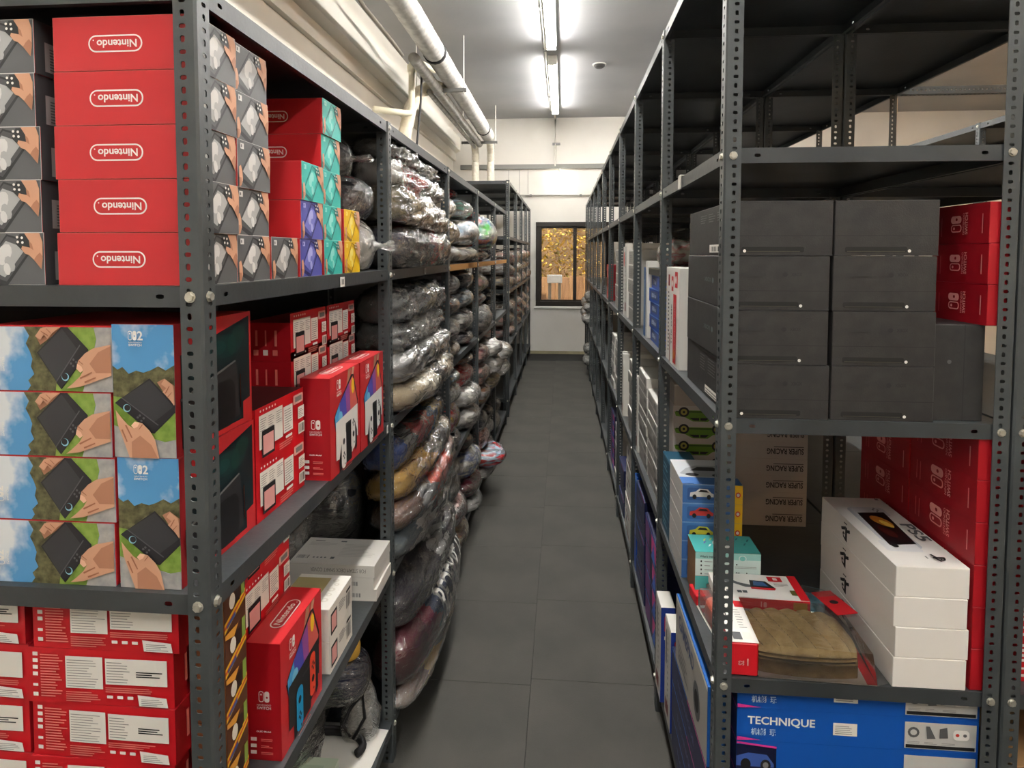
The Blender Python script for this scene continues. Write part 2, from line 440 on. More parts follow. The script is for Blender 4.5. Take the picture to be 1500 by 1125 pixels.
b.box(XW, WX0, YW, YW+.2, 0, CEIL, wall_m); b.box(WX1, 8, YW, YW+.2, 0, CEIL, wall_m)
b.box(WX0, WX1, YW, YW+.2, 0, WZ0, wall_m); b.box(WX0, WX1, YW, YW+.2, WZ1, CEIL, wall_m)
struct('wall_end', b.mesh('wall_end'))
# beam with sloping soffit along the long wall, and ledge on the end wall
b = MB()
prof = [(XW, 3.52), (XW+.05, 3.52), (XW+.05, 3.66), (XW+.13, 3.70), (XW+.13, 3.93), (XW+.02, 3.97), (XW, 3.97)]
for i in range(len(prof)):
    p, q = prof[i], prof[(i+1) % len(prof)]
    b.poly([(p[0], -4, p[1]), (p[0], YW-.001, p[1]), (q[0], YW-.001, q[1]), (q[0], -4, q[1])][::-1], wallL_m)
b.poly([(p[0], YW-.001, p[1]) for p in prof], wallL_m); b.poly([(p[0], -4, p[1]) for p in prof][::-1], wallL_m)
struct('trim_1', b.mesh('trim'))
b = MB(); b.box(XW+.14, 8, YW-.05, YW-.001, 3.36, 3.44, M((120, 120, 116), .6)); struct('trim_2', b.mesh('trim'))
b = MB(); b.box(XW+.002, 8, YW-.015, YW-.001, 0.0, .055, noisy('skirting', (140, 134, 106), (160, 152, 122), 4, .7)); struct('baseboard_end', b.mesh('baseboard'))
# window
FRM = noisy('dark_bronze_frame', (34, 30, 27), (44, 38, 33), 8, .4)
b = MB(); fw = .085; yy0, yy1 = YW-.02, YW+.06
for r in ((WX0, WX1, WZ0, WZ0+fw), (WX0, WX1, WZ1-fw, WZ1), (WX0, WX0+fw, WZ0+fw, WZ1-fw), (WX1-fw, WX1, WZ0+fw, WZ1-fw)):
    b.box(r[0], r[1], yy0, yy1, r[2], r[3], FRM, .004)
wn = struct('window_1', b.mesh('window'))
for nm, a, c, yo in (('sash', WX0+fw, .235, .0), ('sash', .17, WX1-fw, .022)):
    b = MB(); st = .05; z0, z1 = WZ0+fw, WZ1-fw
    for r in ((a, c, z0, z0+.03), (a, c, z1-.03, z1), (a, a+.022 if yo == 0 else a+st, z0+.03, z1-.03), (c-st, c, z0+.03, z1-.03)):
        b.box(r[0], r[1], YW+.012+yo, YW+.03+yo, r[2], r[3], FRM, .003)
    so = ob('sash', b.mesh('sash'), wn)
    ob('pane', bx(a+.01, c-.01, YW+.019+yo, YW+.024+yo, z0+.01, z1-.01, pane_mat()), so)
b = MB(); b.box(WX0-.03, WX1+.03, YW-.03, YW-.001, WZ0-.045, WZ0-.003, WHITE, .004); ob('sill', b.mesh('sill'), wn)

# ------------------------------------------------------------------ outside the window
_nb = MB(); _nb.box(-7, 9, YW+6.5, YW+6.8, -.1, 6.0, noisy('added_render_wall', (84, 66, 46), (120, 94, 64), 3, .9)); struct('added_wall_outside', _nb.mesh('wall'))  # wall added to block the bright sky behind the shrubs
gm = noisy('garden_ground', (120, 104, 76), (150, 132, 96), 3, .9)
b = MB(); b.box(-6, 8, YW+.21, YW+12, -.12, -.02, gm); struct('ground_outside', b.mesh('ground'))
fence = thing('plank_fence', 'brown upright plank fence outside the window', 'fence', (0, YW+2.2, -.02))
wood_m = [noisy('fence_wood_%d' % i, c1, c2, 4, .8, .1, 40, stretch=(6, 6, .6)) for i, (c1, c2) in enumerate((((122, 92, 66), (150, 116, 84)), ((108, 80, 58), (138, 104, 76))))]
pmesh = [bx(-.072, .072, -.012, .012, 0, 1.36, m, .003) for m in wood_m]
for i in range(24): ob('plank', pmesh[i % 2], fence, (-1.9+i*.15, 0, .02*sin(i*2.3)))
ob('rail', bx(-2, 1.7, .013, .05, 1.1, 1.19, wood_m[1]), fence)
wb = thing('garden_planter', 'white planter box standing on posts outside the window', 'planter', (-.18, YW+1.35, -.02))
ob('trough', bx(-.15, .15, -.12, .12, 1.26, 1.42, WHITE, .006), wb)
for sx in (-.1, .1): ob('leg', bx(sx-.03, sx+.03, -.03, .03, 0, 1.26, M((150, 140, 124), .7)), wb)
leafm = [noisy('leaf_%d' % i, c1, c2, 12, .55) for i, (c1, c2) in enumerate((((186, 150, 54), (226, 196, 100)), ((150, 118, 44), (200, 164, 70)), ((92, 88, 36), (140, 124, 56))))]
def shrub(name, label, x, y, h, r, seed, n=420):
    t = thing(name, label, 'shrub', (x, y, -.02)); rd = random.Random(seed); b = MB()
    for i in range(n):
        a = rd.uniform(0, 2*pi); zz = h*(.25+.75*rd.random()**.8); rr = r*(rd.random()**.5)*(1-.5*abs(zz/h-.6))
        c = Vector((rr*cos(a), rr*sin(a), zz)); s_ = rd.uniform(.04, .09)
        d = Vector((rd.uniform(-1, 1), rd.uniform(-1, 1), rd.uniform(-.6, .6))).normalized(); e = d.cross(Vector((rd.uniform(-1, 1), .3, 1))).normalized()
        b.poly([c-d*s_, c+e*s_*.42, c+d*s_, c-e*s_*.42], rd.choice(leafm))
    o = ob('foliage', b.mesh('foliage'), t); o['kind'] = 'stuff'
    b = MB()
    for i in range(6):
        a = rd.uniform(0, 2*pi); b.tube([(0, 0, 0), (r*.3*cos(a), r*.3*sin(a), h*.45), (r*.6*cos(a), r*.6*sin(a), h*.85)], [.02, .014, .006], wood_m[1], 6)
    ob('stem', b.mesh('stem'), t)
shrub('garden_shrub', 'golden leafy shrub filling the window above the fence', .1, YW+3.2, 2.7, .85, 3, 1100)
shrub('garden_shrub', 'slim climbing shrub at the wall side of the window', -.70, YW+1.3, 2.3, .24, 4, 360)
shrub('garden_shrub', 'broad yellow shrub behind the far end of the fence', 1.85, YW+3.2, 2.7, .85, 5, 900)
shrub('garden_shrub', 'tall yellow shrub behind the white planter', -1.55, YW+3.3, 2.9, .75, 6, 800)

# ------------------------------------------------------------------ ceiling lights, conduit, pipes
tube_m = emit('lit_tube', (255, 252, 248), TUBE)
def fixture(x, y0, y1, label, group, tm_=None):
    t = thing('ceiling_light', label, 'ceiling light', (x, (y0+y1)/2, CEIL), 0, group); L = (y1-y0)/2
    ob('housing', bx(-.06, .06, -L, L, -.07, -.004, OFFW, .006), t)
    for xx in (-.03, .03):
        b = MB(); b.tube([(xx, -L+.05, -.092), (xx, L-.05, -.092)], .017, tm_ or tube_m, 10); ob('tube', b.mesh('tube', True), t)
    for yy in (-L+.02, L-.02):
        ob('end_cap', bx(-.055, .055, yy-.02, yy+.02, -.115, -.07, OFFW, .004), t)
FIXN = ['far tube light on the ceiling above the aisle, nearest the window wall', 'near tube light on the ceiling above the aisle']
for i, (a, c) in enumerate(((7.7, 10.45), (4.45, 7.2), (1.2, 3.95), (-2.05, .7))):
    fixture(-.15, a, c, (FIXN+['tube light on the ceiling directly above the near rack posts', 'tube light on the ceiling behind the viewer'])[i], 'aisle ceiling lights')
for j, xx in enumerate((2.2, 7.0)):  # unseen tube lights, added to brighten and warm the end wall beyond
    for q_, (a, c) in enumerate((((7.5, 10.25), (4.2, 6.95), (-1.9, .85)) if j == 0 else ((5.5, 8.25), (-1.9, .85)))):
        fixture(xx, a, c, '%s added unseen ceiling tube light above the %s aisle behind the tall rack' % (('far', 'near', 'nearest')[q_], ('second', 'third')[j]), 'added ceiling lights over the other aisles', emit('added_tube_warm', (255, 206, 150), TUBE) if j else None)
b = MB(); cm = OFFW
b.tube([(-.23, -2, CEIL-.016), (-.23, 10.5, CEIL-.016), (-.17, 10.75, CEIL-.016), (-.16, YW-.03, CEIL-.02)], .014, cm, 8)
cd = thing('ceiling_conduit', 'thin white conduit running along the ceiling lights', 'conduit', (0, 0, 0)); ob('pipe_run', b.mesh('pipe_run', True), cd)
for y in (5.0, 6.2, 7.45, 8.6, 9.6): ob('clip', bx(-.255, -.205, y-.015, y+.015, CEIL-.036, CEIL-.001, GREY), cd)
wc = thing('wall_conduit', 'white vertical conduit dropping down the end wall to a bulb', 'conduit', (-.16, YW, 3.3))
b = MB(); b.tube([(0, -.03, .93), (0, -.03, .5), (0, -.065, .1)], .016, cm, 8); ob('pipe_run', b.mesh('pipe_run', True), wc)
ob('clip', bx(-.05, .09, -.045, -.02, .48, .52, GREY), wc)
lamp = thing('bulb_lamp', 'lit round bulb in a holder high on the end wall', 'lamp', (-.07, YW-.11, 3.2))
b = MB(); b.tube([(0, 0, .02), (0, 0, .09), (0, .06, .14)], .025, cm, 10); ob('lamp_holder', b.mesh('lamp_holder', True), lamp)
b = MB(); b.tube([(0, 0, .022), (0, 0, .0), (0, 0, -.04), (0, 0, -.075), (0, 0, -.09)], [.02, .035, .045, .03, .008], emit('lit_bulb', (255, 248, 230), 30), 12); ob('bulb', b.mesh('bulb', True), lamp)
hp = thing('wall_pipe', 'thin grey pipe running level across the end wall above the window', 'pipe', (0, YW-.03, 2.885))
b = MB(); b.tube([(-1.3, 0, 0), (2.0, 0, 0)], .013, M((170, 168, 160), .5), 8); ob('pipe_run', b.mesh('pipe_run', True), hp)
for x in (-.6, .3, 1.2): ob('clip', bx(x-.02, x+.02, -.016, .028, -.02, .02, GREY), hp)
for i, x in enumerate((-1.0, -.8, -.65)):
    tag(ob('hanging_wire', (lambda b: (b.tube([(0, 0, 0), (.003, 0, -.45)], .004, GREY, 6), b.mesh('wire'))[1])(MB()), None, (x, YW-.02, 3.34)), 'thin wire hanging down the end wall, %s from the wall pipes' % ('first', 'second', 'third')[i], 'wire')
sd = thing('smoke_detector', 'small round dark fitting on the ceiling beside the lights', 'detector', (.447, 8.12, CEIL))
b = MB(); b.tube([(0, 0, -.001), (0, 0, -.03), (0, 0, -.05)], [.075, .07, .045], M((70, 68, 66), .6), 16); ob('cover', b.mesh('cover', True), sd)
ob('base_plate', (lambda b: (b.tube([(0, 0, 0), (0, 0, -.012)], .09, OFFW, 16), b.mesh('base_plate'))[1])(MB()), sd)
# wrapped pipes
wrapA = noisy('pipe_wrap', (176, 175, 170), (206, 205, 200), 14, .5, .5, 22, spec=.5)
wrapB = noisy('pipe_wrap_dull', (126, 125, 120), (160, 158, 152), 14, .6, .5, 22)
def wrapped(b, pts, r, m, pitch=.055, seg=14, amp=.06):
    P = [Vector(p) for p in pts]; out = []; rr = []
    for i in range(len(P)-1):
        L = (P[i+1]-P[i]).length; n = max(2, int(L/pitch*2))
        for j in range(n + (1 if i == len(P)-2 else 0)):
            out.append(P[i].lerp(P[i+1], j/n)); rr.append(r*(1+amp*(1 if j % 2 else -1)*.5+random.uniform(-.02, .02)))
    b.tube(out, rr, m, seg)
pp = thing('insulated_duct', 'large ribbed insulated duct hung below the ceiling beside the beam', 'duct', (-1.27, 0, 3.8))
b = MB(); wrapped(b, [(0, -2, 0), (0, 10.35, 0)], .105, wrapA); ob('duct_run', b.mesh('duct_run', True), pp)
for y in (6.05, 9.7):
    b = MB(); b.tube([(0, y-.02, 0), (0, y+.02, 0)], .116, INK, 16); ob('strap', b.mesh('strap', True), pp)
p2 = thing('refrigerant_pipe', 'slim dull wrapped pipe running under the large duct', 'pipe', (-1.42, 0, 3.67))
b = MB(); wrapped(b, [(0, 5.8, 0), (0, 10.35, 0)], .055, wrapB); ob('pipe_run', b.mesh('pipe_run', True), p2)
p3 = thing('drain_pipe', 'thin pale drain pipe lowest of the ceiling pipes', 'pipe', (-1.5, 0, 3.62))
b = MB(); b.tube([(0, 6.8, 0), (0, 10.35, 0)], .028, wrapB, 10); ob('pipe_run', b.mesh('pipe_run', True), p3)
for nm, x, lab in (('wrapped_downpipe', -1.28, 'wrapped white pipe bending down onto the far rack, nearer the aisle'), ('wrapped_downpipe', -1.55, 'wrapped white pipe bending down onto the far rack, nearer the beam')):
    t = thing(nm, lab, 'pipe', (x, 10.8, 2.7)); b = MB()
    wrapped(b, [(.0, -.42, 1.06), (.02, -.3, 1.02), (.01, -.1, .9), (0, 0, .75), (.0, 0, .36), (.05, -.06, .22), (.3 if x > -1.4 else .34, -.3, .02)], .062, noisy('white_pipe_tape', (206, 200, 184), (224, 220, 206), 20, .6, .4, 30), .05, 12, .09)
    ob('pipe_run', b.mesh('pipe_run', True), t)
for y, lab in ((6.95, 'first pipe hanger under the duct, thin rods from the ceiling'), (10.2, 'pipe hanger at the far end of the duct by the end wall'), (3.6, 'pipe hanger under the duct nearest the viewer')):
    t = thing('pipe_hanger', lab, 'bracket', (-1.4, y, 3.67)); hm = M((92, 92, 90), .5)
    ob('cross_bar', bx(-.3, .3, -.02, .02, -.022, .018, hm), t)
    for x in (-.27, .27):
        b = MB(); b.tube([(x, 0, -.05), (x, 0, CEIL-3.67)], .007, OFFW, 6); ob('rod', b.mesh('rod'), t)
t = thing('pvc_pipe', 'cream plastic pipe with elbows between beam and rack top', 'pipe', (-1.6, 6.44, 3.8)); pvc = M((224, 218, 194), .4)
b = MB(); b.tube([(.12, .6, .12), (.05, .25, .09), (.0, .03, .03), (0, 0, -.02), (0, 0, -.44), (-.01, -.03, -.5), (-.04, -.1, -.52), (-.3, -.35, -.53)], .034, pvc, 10); ob('pipe_run', b.mesh('pipe_run', True), t)
b = MB(); b.tube([(0, 0, -.0), (0, 0, -.07)], .045, pvc, 10); ob('elbow', b.mesh('elbow', True), t)
t = thing('wrapped_branch', 'beige taped branch pipe curving from duct down behind the rack', 'pipe', (-1.5, 6.95, 3.7)); b = MB()
wrapped(b, [(.12, .15, .02), (.02, .0, .02), (-.1, -.15, -.08), (-.17, -.3, -.3), (-.2, -.42, -.6), (-.22, -.5, -1.0)], .07, noisy('beige_tape', (196, 186, 164), (220, 212, 192), 10, .6, .3, 30), .08, 12, .08)
ob('pipe_run', b.mesh('pipe_run', True), t)
tag(ob('black_cable', (lambda b: (b.tube([(-1.48, 6.4, 3.78), (-1.49, 6.38, 3.4), (-1.52, 6.3, 2.9)], .012, INK, 6), b.mesh('cable'))[1])(MB())), 'black cable hanging beside the cream plastic pipe', 'cable')
tag(ob('grey_cable', (lambda b: (b.tube([(-1.75, 2.0, 4.15), (-1.74, 4.2, 4.12), (-1.7, 5.2, 3.92), (-1.68, 6.0, 3.9), (-1.66, 6.3, 3.86)], .018, M((120, 112, 100), .6), 8), b.mesh('cable', True))[1])(MB())), 'grey cable sagging along the beam beside the duct', 'cable')

# ------------------------------------------------------------------ racks
rack('grey slotted steel rack below the ceiling duct, near end post with red boxes', XL, -1, YL, BL, 5, WD, 2.272, [SD, SC, SB, SA, 2.27], orange=[(2, 3), (3, 3), (4, 3)], bolts_upto=5, added_backs=(0, 1, 2))
rack('taller grey steel rack against the end wall beside the window', XL, -1, 6.77, 1.07, 4, WD, 2.635, [.2, .82, 1.42, 2.02, 2.63], bolts_upto=2)
rack('tall grey steel rack with empty top shelf facing the aisle', XR, 1, YR, BR, 10, WD, 2.668, [T4, T3, T2, T1, 2.665], bolts_upto=5)
rack('tall grey steel rack standing back to back behind the dark boxes', XR+WD+.005, 1, YR, BR, 10, WD, 2.668, [T4, T3, T2, T1, 2.665], bolts_upto=2)
rack('grey steel rack across the next aisle, top seen above the dark boxes', 2.66, 1, YR+BR*2, BR, 7, WD, 2.668, [T4, T3, T2, T1, 2.665], bolts_upto=4)
b = MB(); hs = [(.03+i*.0207, .02, .0055, .0042) for i in range(44)]
plate(b, (0, 0, 0), (1, 0, 0), (0, 0, 1), (0, -1, 0), .98, .038, .002, hs, STEEL); plate(b, (0, .002, 0), (1, 0, 0), (0, 1, 0), (0, 0, -1), .98, .036, .002, hs, STEEL)
tag(ob('tie_bar', b.mesh('tie_bar'), None, (1.685, YR+2*BR-.005, 2.63)), 'perforated steel angle bridging the rack tops across the next aisle', 'tie bar')
# ------------------------------------------------------------------ printed artwork
def nin_logo(a, x, y, w, h, fg, bg):
    a.rrect(x, y, w, h, h*.49, fg, 6); a.rrect(x+h*.09, y+h*.09, w-h*.18, h*.82, h*.40, bg, 6)
    a.text('Nintendo', x+w*.47, y+h*.28, h*.46, fg, w*.74, 'c'); a.ell(x+w*.90, y+h*.30, h*.045, h*.045, fg, 8)
def sw_logo(a, x, y, h, fg, bg, text=True, two=False):
    w = h*.98
    a.rrect(x, y, w*.47, h, h*.2, fg); a.rrect(x+h*.07, y+h*.08, w*.47-h*.13, h*.84, h*.14, bg); a.ell(x+w*.235, y+h*.70, h*.085, h*.085, fg, 10)
    a.rrect(x+w*.54, y, w*.46, h, h*.2, fg); a.ell(x+w*.78, y+h*.45, h*.095, h*.095, bg, 10)
    if two: a.text('2', x+w*1.08, y+h*.02, h*.96, fg)
    if text:
        tw = w*(1.5 if two else 1.3); cx = x+w*(.85 if two else .5)
        a.text('NINTENDO', cx, y-h*.30, h*.15, fg, tw, 'c', False); a.text('SWITCH', cx, y-h*.62, h*.25, fg, tw, 'c')
def hand(a, pts, m1=SKIN, m2=SKIN2):
    a.poly(pts, m1)
PANEL = M((232, 230, 222), .55); REDTXT = M((226, 128, 118), .5); PINK = M((222, 160, 156), .55)
# small handheld console boxes: picture on +x, red end on -y
def lite_art(bg, edge, con, scr, hl):
    w, h = .128, .0905; a = Art(w, h); q = lambda *p: [(x*w, y*h) for x, y in p]
    a.rect(0, 0, w, h, hl); a.rect(.0007, .0007, w-.0014, h-.0014, bg)
    a.poly(q((.02, .18), (.46, .97), (.90, .80), (.46, .0), (.34, .0)), edge)
    a.poly(q((.06, .24), (.47, .93), (.85, .77), (.44, .06)), con)
    a.poly(q((.14, .34), (.45, .84), (.74, .70), (.42, .14)), scr)
    a.ell(.42*w, .58*h, .10*w, .22*h, hl, 12, -.5); a.ell(.50*w, .40*h, .07*w, .16*h, scr, 10, .4); a.ell(.46*w, .30*h, .05*w, .12*h, hl, 10, .2)
    a.poly(q((.60, .78), (.66, .97), (.80, .97), (.84, .70), (.72, .62)), edge)
    a.poly(q((.73, .99), (.95, .99), (.99, .82), (.985, .50), (.965, .30), (.86, .48), (.79, .57), (.73, .60), (.68, .69), (.695, .745), (.81, .71), (.80, .84)), SKIN)
    a.poly(q((.985, .55), (.965, .30), (.86, .48), (.90, .56), (.95, .62)), SKIN2); a.poly(q((.81, .71), (.86, .66), (.84, .78), (.80, .84)), SKIN2)
    for i, j in ((.63, .91), (.70, .90), (.64, .82), (.71, .81)): a.ell(i*w, j*h, .019*w, .026*h, WHITE, 8)
    a.poly(q((0, .42), (.05, .46), (.09, .34), (.10, .16), (.06, .04), (0, 0)), SKIN); a.poly(q((0, .2), (.06, .2), (.06, .04), (0, 0)), SKIN2)
    a.rect(.04*w, .80*h, .10*w, .12*h, hl); a.rect(.055*w, .83*h, .03*w, .06*h, bg); return a
def lite_end():
    a = Art(.25, .0905); a.rect(.0006, .0006, .2488, .0893, M((206, 104, 96), .5)); a.rect(.0012, .0012, .2476, .0881, RED); nin_logo(a, .090, .0315, .096, .0285, WHITE, RED); return a
def lite_back():
    a = Art(.25, .0905); a.rect(0, 0, .25, .0905, M((58, 60, 62), .5)); a.rrect(.20, .066, .026, .016, .003, WHITE); a.rrect(.2035, .069, .019, .010, .002, M((58, 60, 62), .5))
    a.rect(.02, .008, .215, .05, M((150, 150, 148), .5)); a.lines(.03, .012, .11, .04, 8, M((86, 86, 86)), 4); a.bars(.165, .016, .055, .034, 14, INK, 3); return a
G1 = dict(grey=((96, 98, 100), (52, 54, 56), (84, 86, 88), (176, 178, 178), (216, 216, 214)), turquoise=((62, 190, 180), (30, 120, 118), (44, 168, 160), (84, 206, 196), (150, 226, 218)),
          blue=((88, 92, 176), (42, 44, 104), (74, 78, 158), (116, 120, 200), (168, 172, 226)), yellow=((232, 190, 24), (150, 116, 14), (214, 168, 16), (240, 206, 60), (250, 230, 130)))
for k, cs in G1.items():
    kind('lite_'+k, (.25, .128, .0900), RED, [('R', lite_art(*[M(c, .45) for c in cs]), 0), ('F', lite_end(), 180), ('K', lite_back(), 0)])
# larger console box, narrow picture on the front
SKY = noisy('print_sky', (84, 152, 204), (222, 228, 232), 14, .45, lo=.46, hi=.62); TREES = noisy('print_trees', (64, 64, 40), (116, 112, 76), 70, .5)
GRASS = noisy('print_grass', (108, 140, 52), (138, 166, 74), 60, .5); ROAD = noisy('print_path', (150, 150, 150), (178, 176, 172), 50, .5)
CONS = M((54, 54, 58), .4); CONS2 = M((36, 36, 40), .4)
def sw2_art(tilt=0):
    w, h = .112, .231; a = Art(w, h); q = lambda *p: [(x*w, y*h) for x, y in p]
    a.rect(0, 0, w, h, SKY)
    a.poly(q((0, .30), (0, .69), (.08, .66), (.16, .68), (.26, .63), (.38, .655), (.5, .64), (.62, .66), (.74, .69), (.86, .66), (1, .70), (1, .3)), TREES)
    a.poly(q((0, .22), (0, .46), (.3, .44), (.7, .36), (1, .34), (1, .1)), GRASS); a.poly(q((0, 0), (0, .24), (.4, .18), (.8, .12), (1, .14), (1, 0)), ROAD)
    a.poly(q((.72, .57), (.84, .60), (1, .545), (1, .36), (.90, .40), (.86, .47)), SKIN2)
    a.poly(q((.03, .41), (.60, .60), (1.0, .40), (1.0, .345), (.66, .185), (.60, .19)), CONS2)
    a.poly(q((.06, .42), (.60, .585), (.98, .39), (.56, .235)), CONS)
    a.poly(q((.03, .41), (.13, .448), (.72, .245), (.64, .185)), CONS2); a.poly(q((.135, .449), (.15, .452), (.735, .251), (.72, .245)), M((84, 84, 88), .4))
    a.ell(.225*w, .373*h, .062*w, .030*h, M((150, 208, 226)), 14); a.ell(.235*w, .376*h, .050*w, .024*h, CONS2, 14)
    for i, j in ((.40, .305), (.46, .28), (.50, .30), (.44, .32)): a.ell(i*w, j*h, .02*w, .009*h, M((90, 90, 94)), 8)
    a.poly(q((.86, .60), (.98, .555), (1, .51), (1, .40), (.92, .455), (.82, .50), (.88, .53), (.80, .56)), SKIN)
    a.poly(q((.05, .36), (.12, .315), (.24, .25), (.34, .22), (.30, .245), (.36, .275), (.48, .262), (.60, .205), (.68, .14), (.74, .0), (.26, .0), (.16, .14), (.08, .25)), SKIN)
    a.poly(q((.30, .12), (.44, .17), (.62, .10), (.72, .0), (.30, 0)), SKIN2); a.poly(q((.30, .245), (.36, .275), (.44, .268), (.40, .235), (.34, .222)), M((236, 190, 160), .5))
    for x0_, y0_, x1_, y1_ in ((.20, .245, .30, .15), (.14, .21, .22, .12), (.48, .255, .42, .215), (.86, .49, .93, .545), (.90, .465, .97, .50)):
        a.poly(q((x0_, y0_), (x0_+.025, y0_+.004), (x1_+.018, y1_+.004), (x1_, y1_)), SKIN3)
    sw_logo(a, .30*w, .885*h, .070*h, WHITE, SKY, True, True); return a
def sw2_dark():
    w, h = .256, .231; a = Art(w, h); q = lambda *p: [(x*w, y*h) for x, y in p]; D = M((14, 30, 34), .4)
    a.rect(0, 0, w, h, RED); a.poly(q((.06, .05), (.06, .76), (.97, .965), (.97, .22), (.86, .20), (.86, .05)), D)
    for x, y, rx, ry, c in ((.5, .72, .34, .13, (14, 40, 43)), (.62, .74, .24, .10, (15, 50, 50)), (.26, .60, .10, .08, (15, 42, 46)), (.8, .82, .10, .08, (16, 50, 44)), (.52, .74, .10, .06, (17, 62, 60)), (.70, .74, .06, .09, (16, 58, 52))):
        a.ell(x*w, y*h, rx*w, ry*h, M(c, .45), 14)
    a.poly(q((.04, .40), (.04, .435), (.74, .60), (.76, .58), (.80, .1), (.06, .04)), M((44, 44, 46), .4)); a.poly(q((.04, .43), (.74, .60), (.75, .585), (.05, .41)), M((110, 112, 112)))
    a.rrect(.40*w, .05*h, .33*w, .40*h, .1*h, M((22, 22, 24), .4)); a.rrect(.11*w, .03*h, .25*w, .40*h, .09*h, M((32, 32, 34), .4))
    a.rrect(.075*w, .06*h, .035*w, .33*h, .01*h, M((214, 112, 74), .4)); a.rrect(.80*w, .16*h, .012*w, .3*h, .003, M((190, 104, 74)))
    a.ell(.24*w, .18*h, .05*w, .055*h, M((60, 60, 62)), 12); a.ell(.24*w, .18*h, .036*w, .04*h, M((24, 24, 26)), 12)
    for i, j in ((.19, .32), (.27, .33), (.23, .36), (.23, .29)): a.ell(i*w, j*h, .016*w, .018*h, M((64, 64, 66)), 8)
    return a
kind('sw2_up', (.112, .256, .231), RED, [('F', sw2_art(), 0), ('R', sw2_dark(), 0)])
kind('sw2_flat', (.231, .256, .1145), RED, [('F', (lambda a: a)(sw2_art()), 90)])
# OLED size boxes
def oled_front(dock, jl, jr, dot):
    w, h = .226, .265; a = Art(w, h); q = lambda *p: [(x*w, y*h) for x, y in p]; BK = M((26, 26, 28), .4)
    a.rect(0, 0, w, h, RED)
    a.poly(q((.50, .74), (.56, .90), (.60, 1), (.70, 1), (.64, .86), (.60, .72)), SKIN2); a.poly(q((.66, .80), (.74, 1), (.82, 1), (.76, .88), (.72, .78)), SKIN)
    a.poly(q((.10, .60), (.12, .57), (.16, .63), (.70, .93), (.78, .92), (.93, .62), (.93, .50), (.16, .44)), BK)
    a.poly(q((.14, .595), (.30, .71), (.36, .40), (.16, .44)), M((72, 160, 214), .4)); a.poly(q((.28, .695), (.50, .80), (.56, .40), (.34, .40)), M((74, 72, 170), .4))
    a.poly(q((.48, .79), (.66, .88), (.72, .40), (.54, .40)), M((148, 76, 150), .4)); a.poly(q((.62, .86), (.74, .91), (.90, .60), (.88, .5), (.66, .40)), M((206, 92, 84), .4))
    a.ell(.74*w, .80*h, .05*w, .085*h, M((240, 196, 40), .4), 12); a.ell(.30*w, .56*h, .07*w, .06*h, M((120, 196, 230), .4), 10)
    a.poly(q((.15, .15), (.15, .53), (.90, .58), (.90, .22), (.86, .24), (.70, .10)), dock)
    a.poly(q((.26, .0), (.25, .14), (.33, .30), (.34, .02)), BK); a.poly(q((.78, .44), (.86, .30), (.86, .12), (.80, .08)), BK)
    a.rrect(.46*w, .04*h, .20*w, .42*h, .012*h, BK); a.rrect(.46*w, .44*h, .20*w, .02*h, .004*h, M((70, 70, 72)))
    a.rrect(.31*w, .015*h, .155*w, .39*h, .065*w, jl, 5); a.rrect(.64*w, .13*h, .145*w, .40*h, .065*w, jr, 5)
    for i, j, r in ((.385, .29, .034), (.385, .17, .016), (.36, .145, .014), (.41, .145, .014), (.385, .12, .014), (.71, .29, .034), (.71, .44, .016), (.685, .415, .014), (.735, .415, .014), (.71, .385, .014), (.39, .06, .012), (.71, .2, .012)):
        a.ell(i*w, j*h, r*w, r*h, dot, 10)
    sw_logo(a, .14*w, .86*h, .10*h, WHITE, RED); a.rect(.30*w, .012*h, .3*w, .006*h, REDTXT); return a
def oled_side():
    w, h = .078, .265; a = Art(w, h); a.rect(0, 0, w, h, RED2); sw_logo(a, .36*w, .50*h, .095*h, WHITE, RED2)
    a.text('OLED Model', w*.5, h*.245, h*.014, WHITE, w*.42, 'c')
    for i in range(3): a.rrect(.12*w, (.17-.055*i)*h, .17*w, .03*h, .003*h, WHITE); a.lines(.42*w, (.17-.055*i)*h, .36*w, .026*h, 2, REDTXT, i)
    return a
def oled_top():
    a = Art(.226, .078); a.rect(0, 0, .226, .078, RED); nin_logo(a, .055, .022, .116, .034, WHITE, RED); return a
WJ = M((232, 230, 226), .4); KD = M((30, 30, 32), .5)
kind('oled_white', (.078, .226, .265), RED, [('R', oled_front(WJ, WJ, WJ, KD), 0), ('F', oled_side(), 0), ('T', oled_top(), 90)])
kind('oled_neon', (.078, .226, .265), RED, [('R', oled_front(M((30, 30, 32), .4), M((22, 150, 206), .4), M((226, 70, 44), .4), KD), 0), ('F', oled_side(), 0), ('T', oled_top(), 90)])
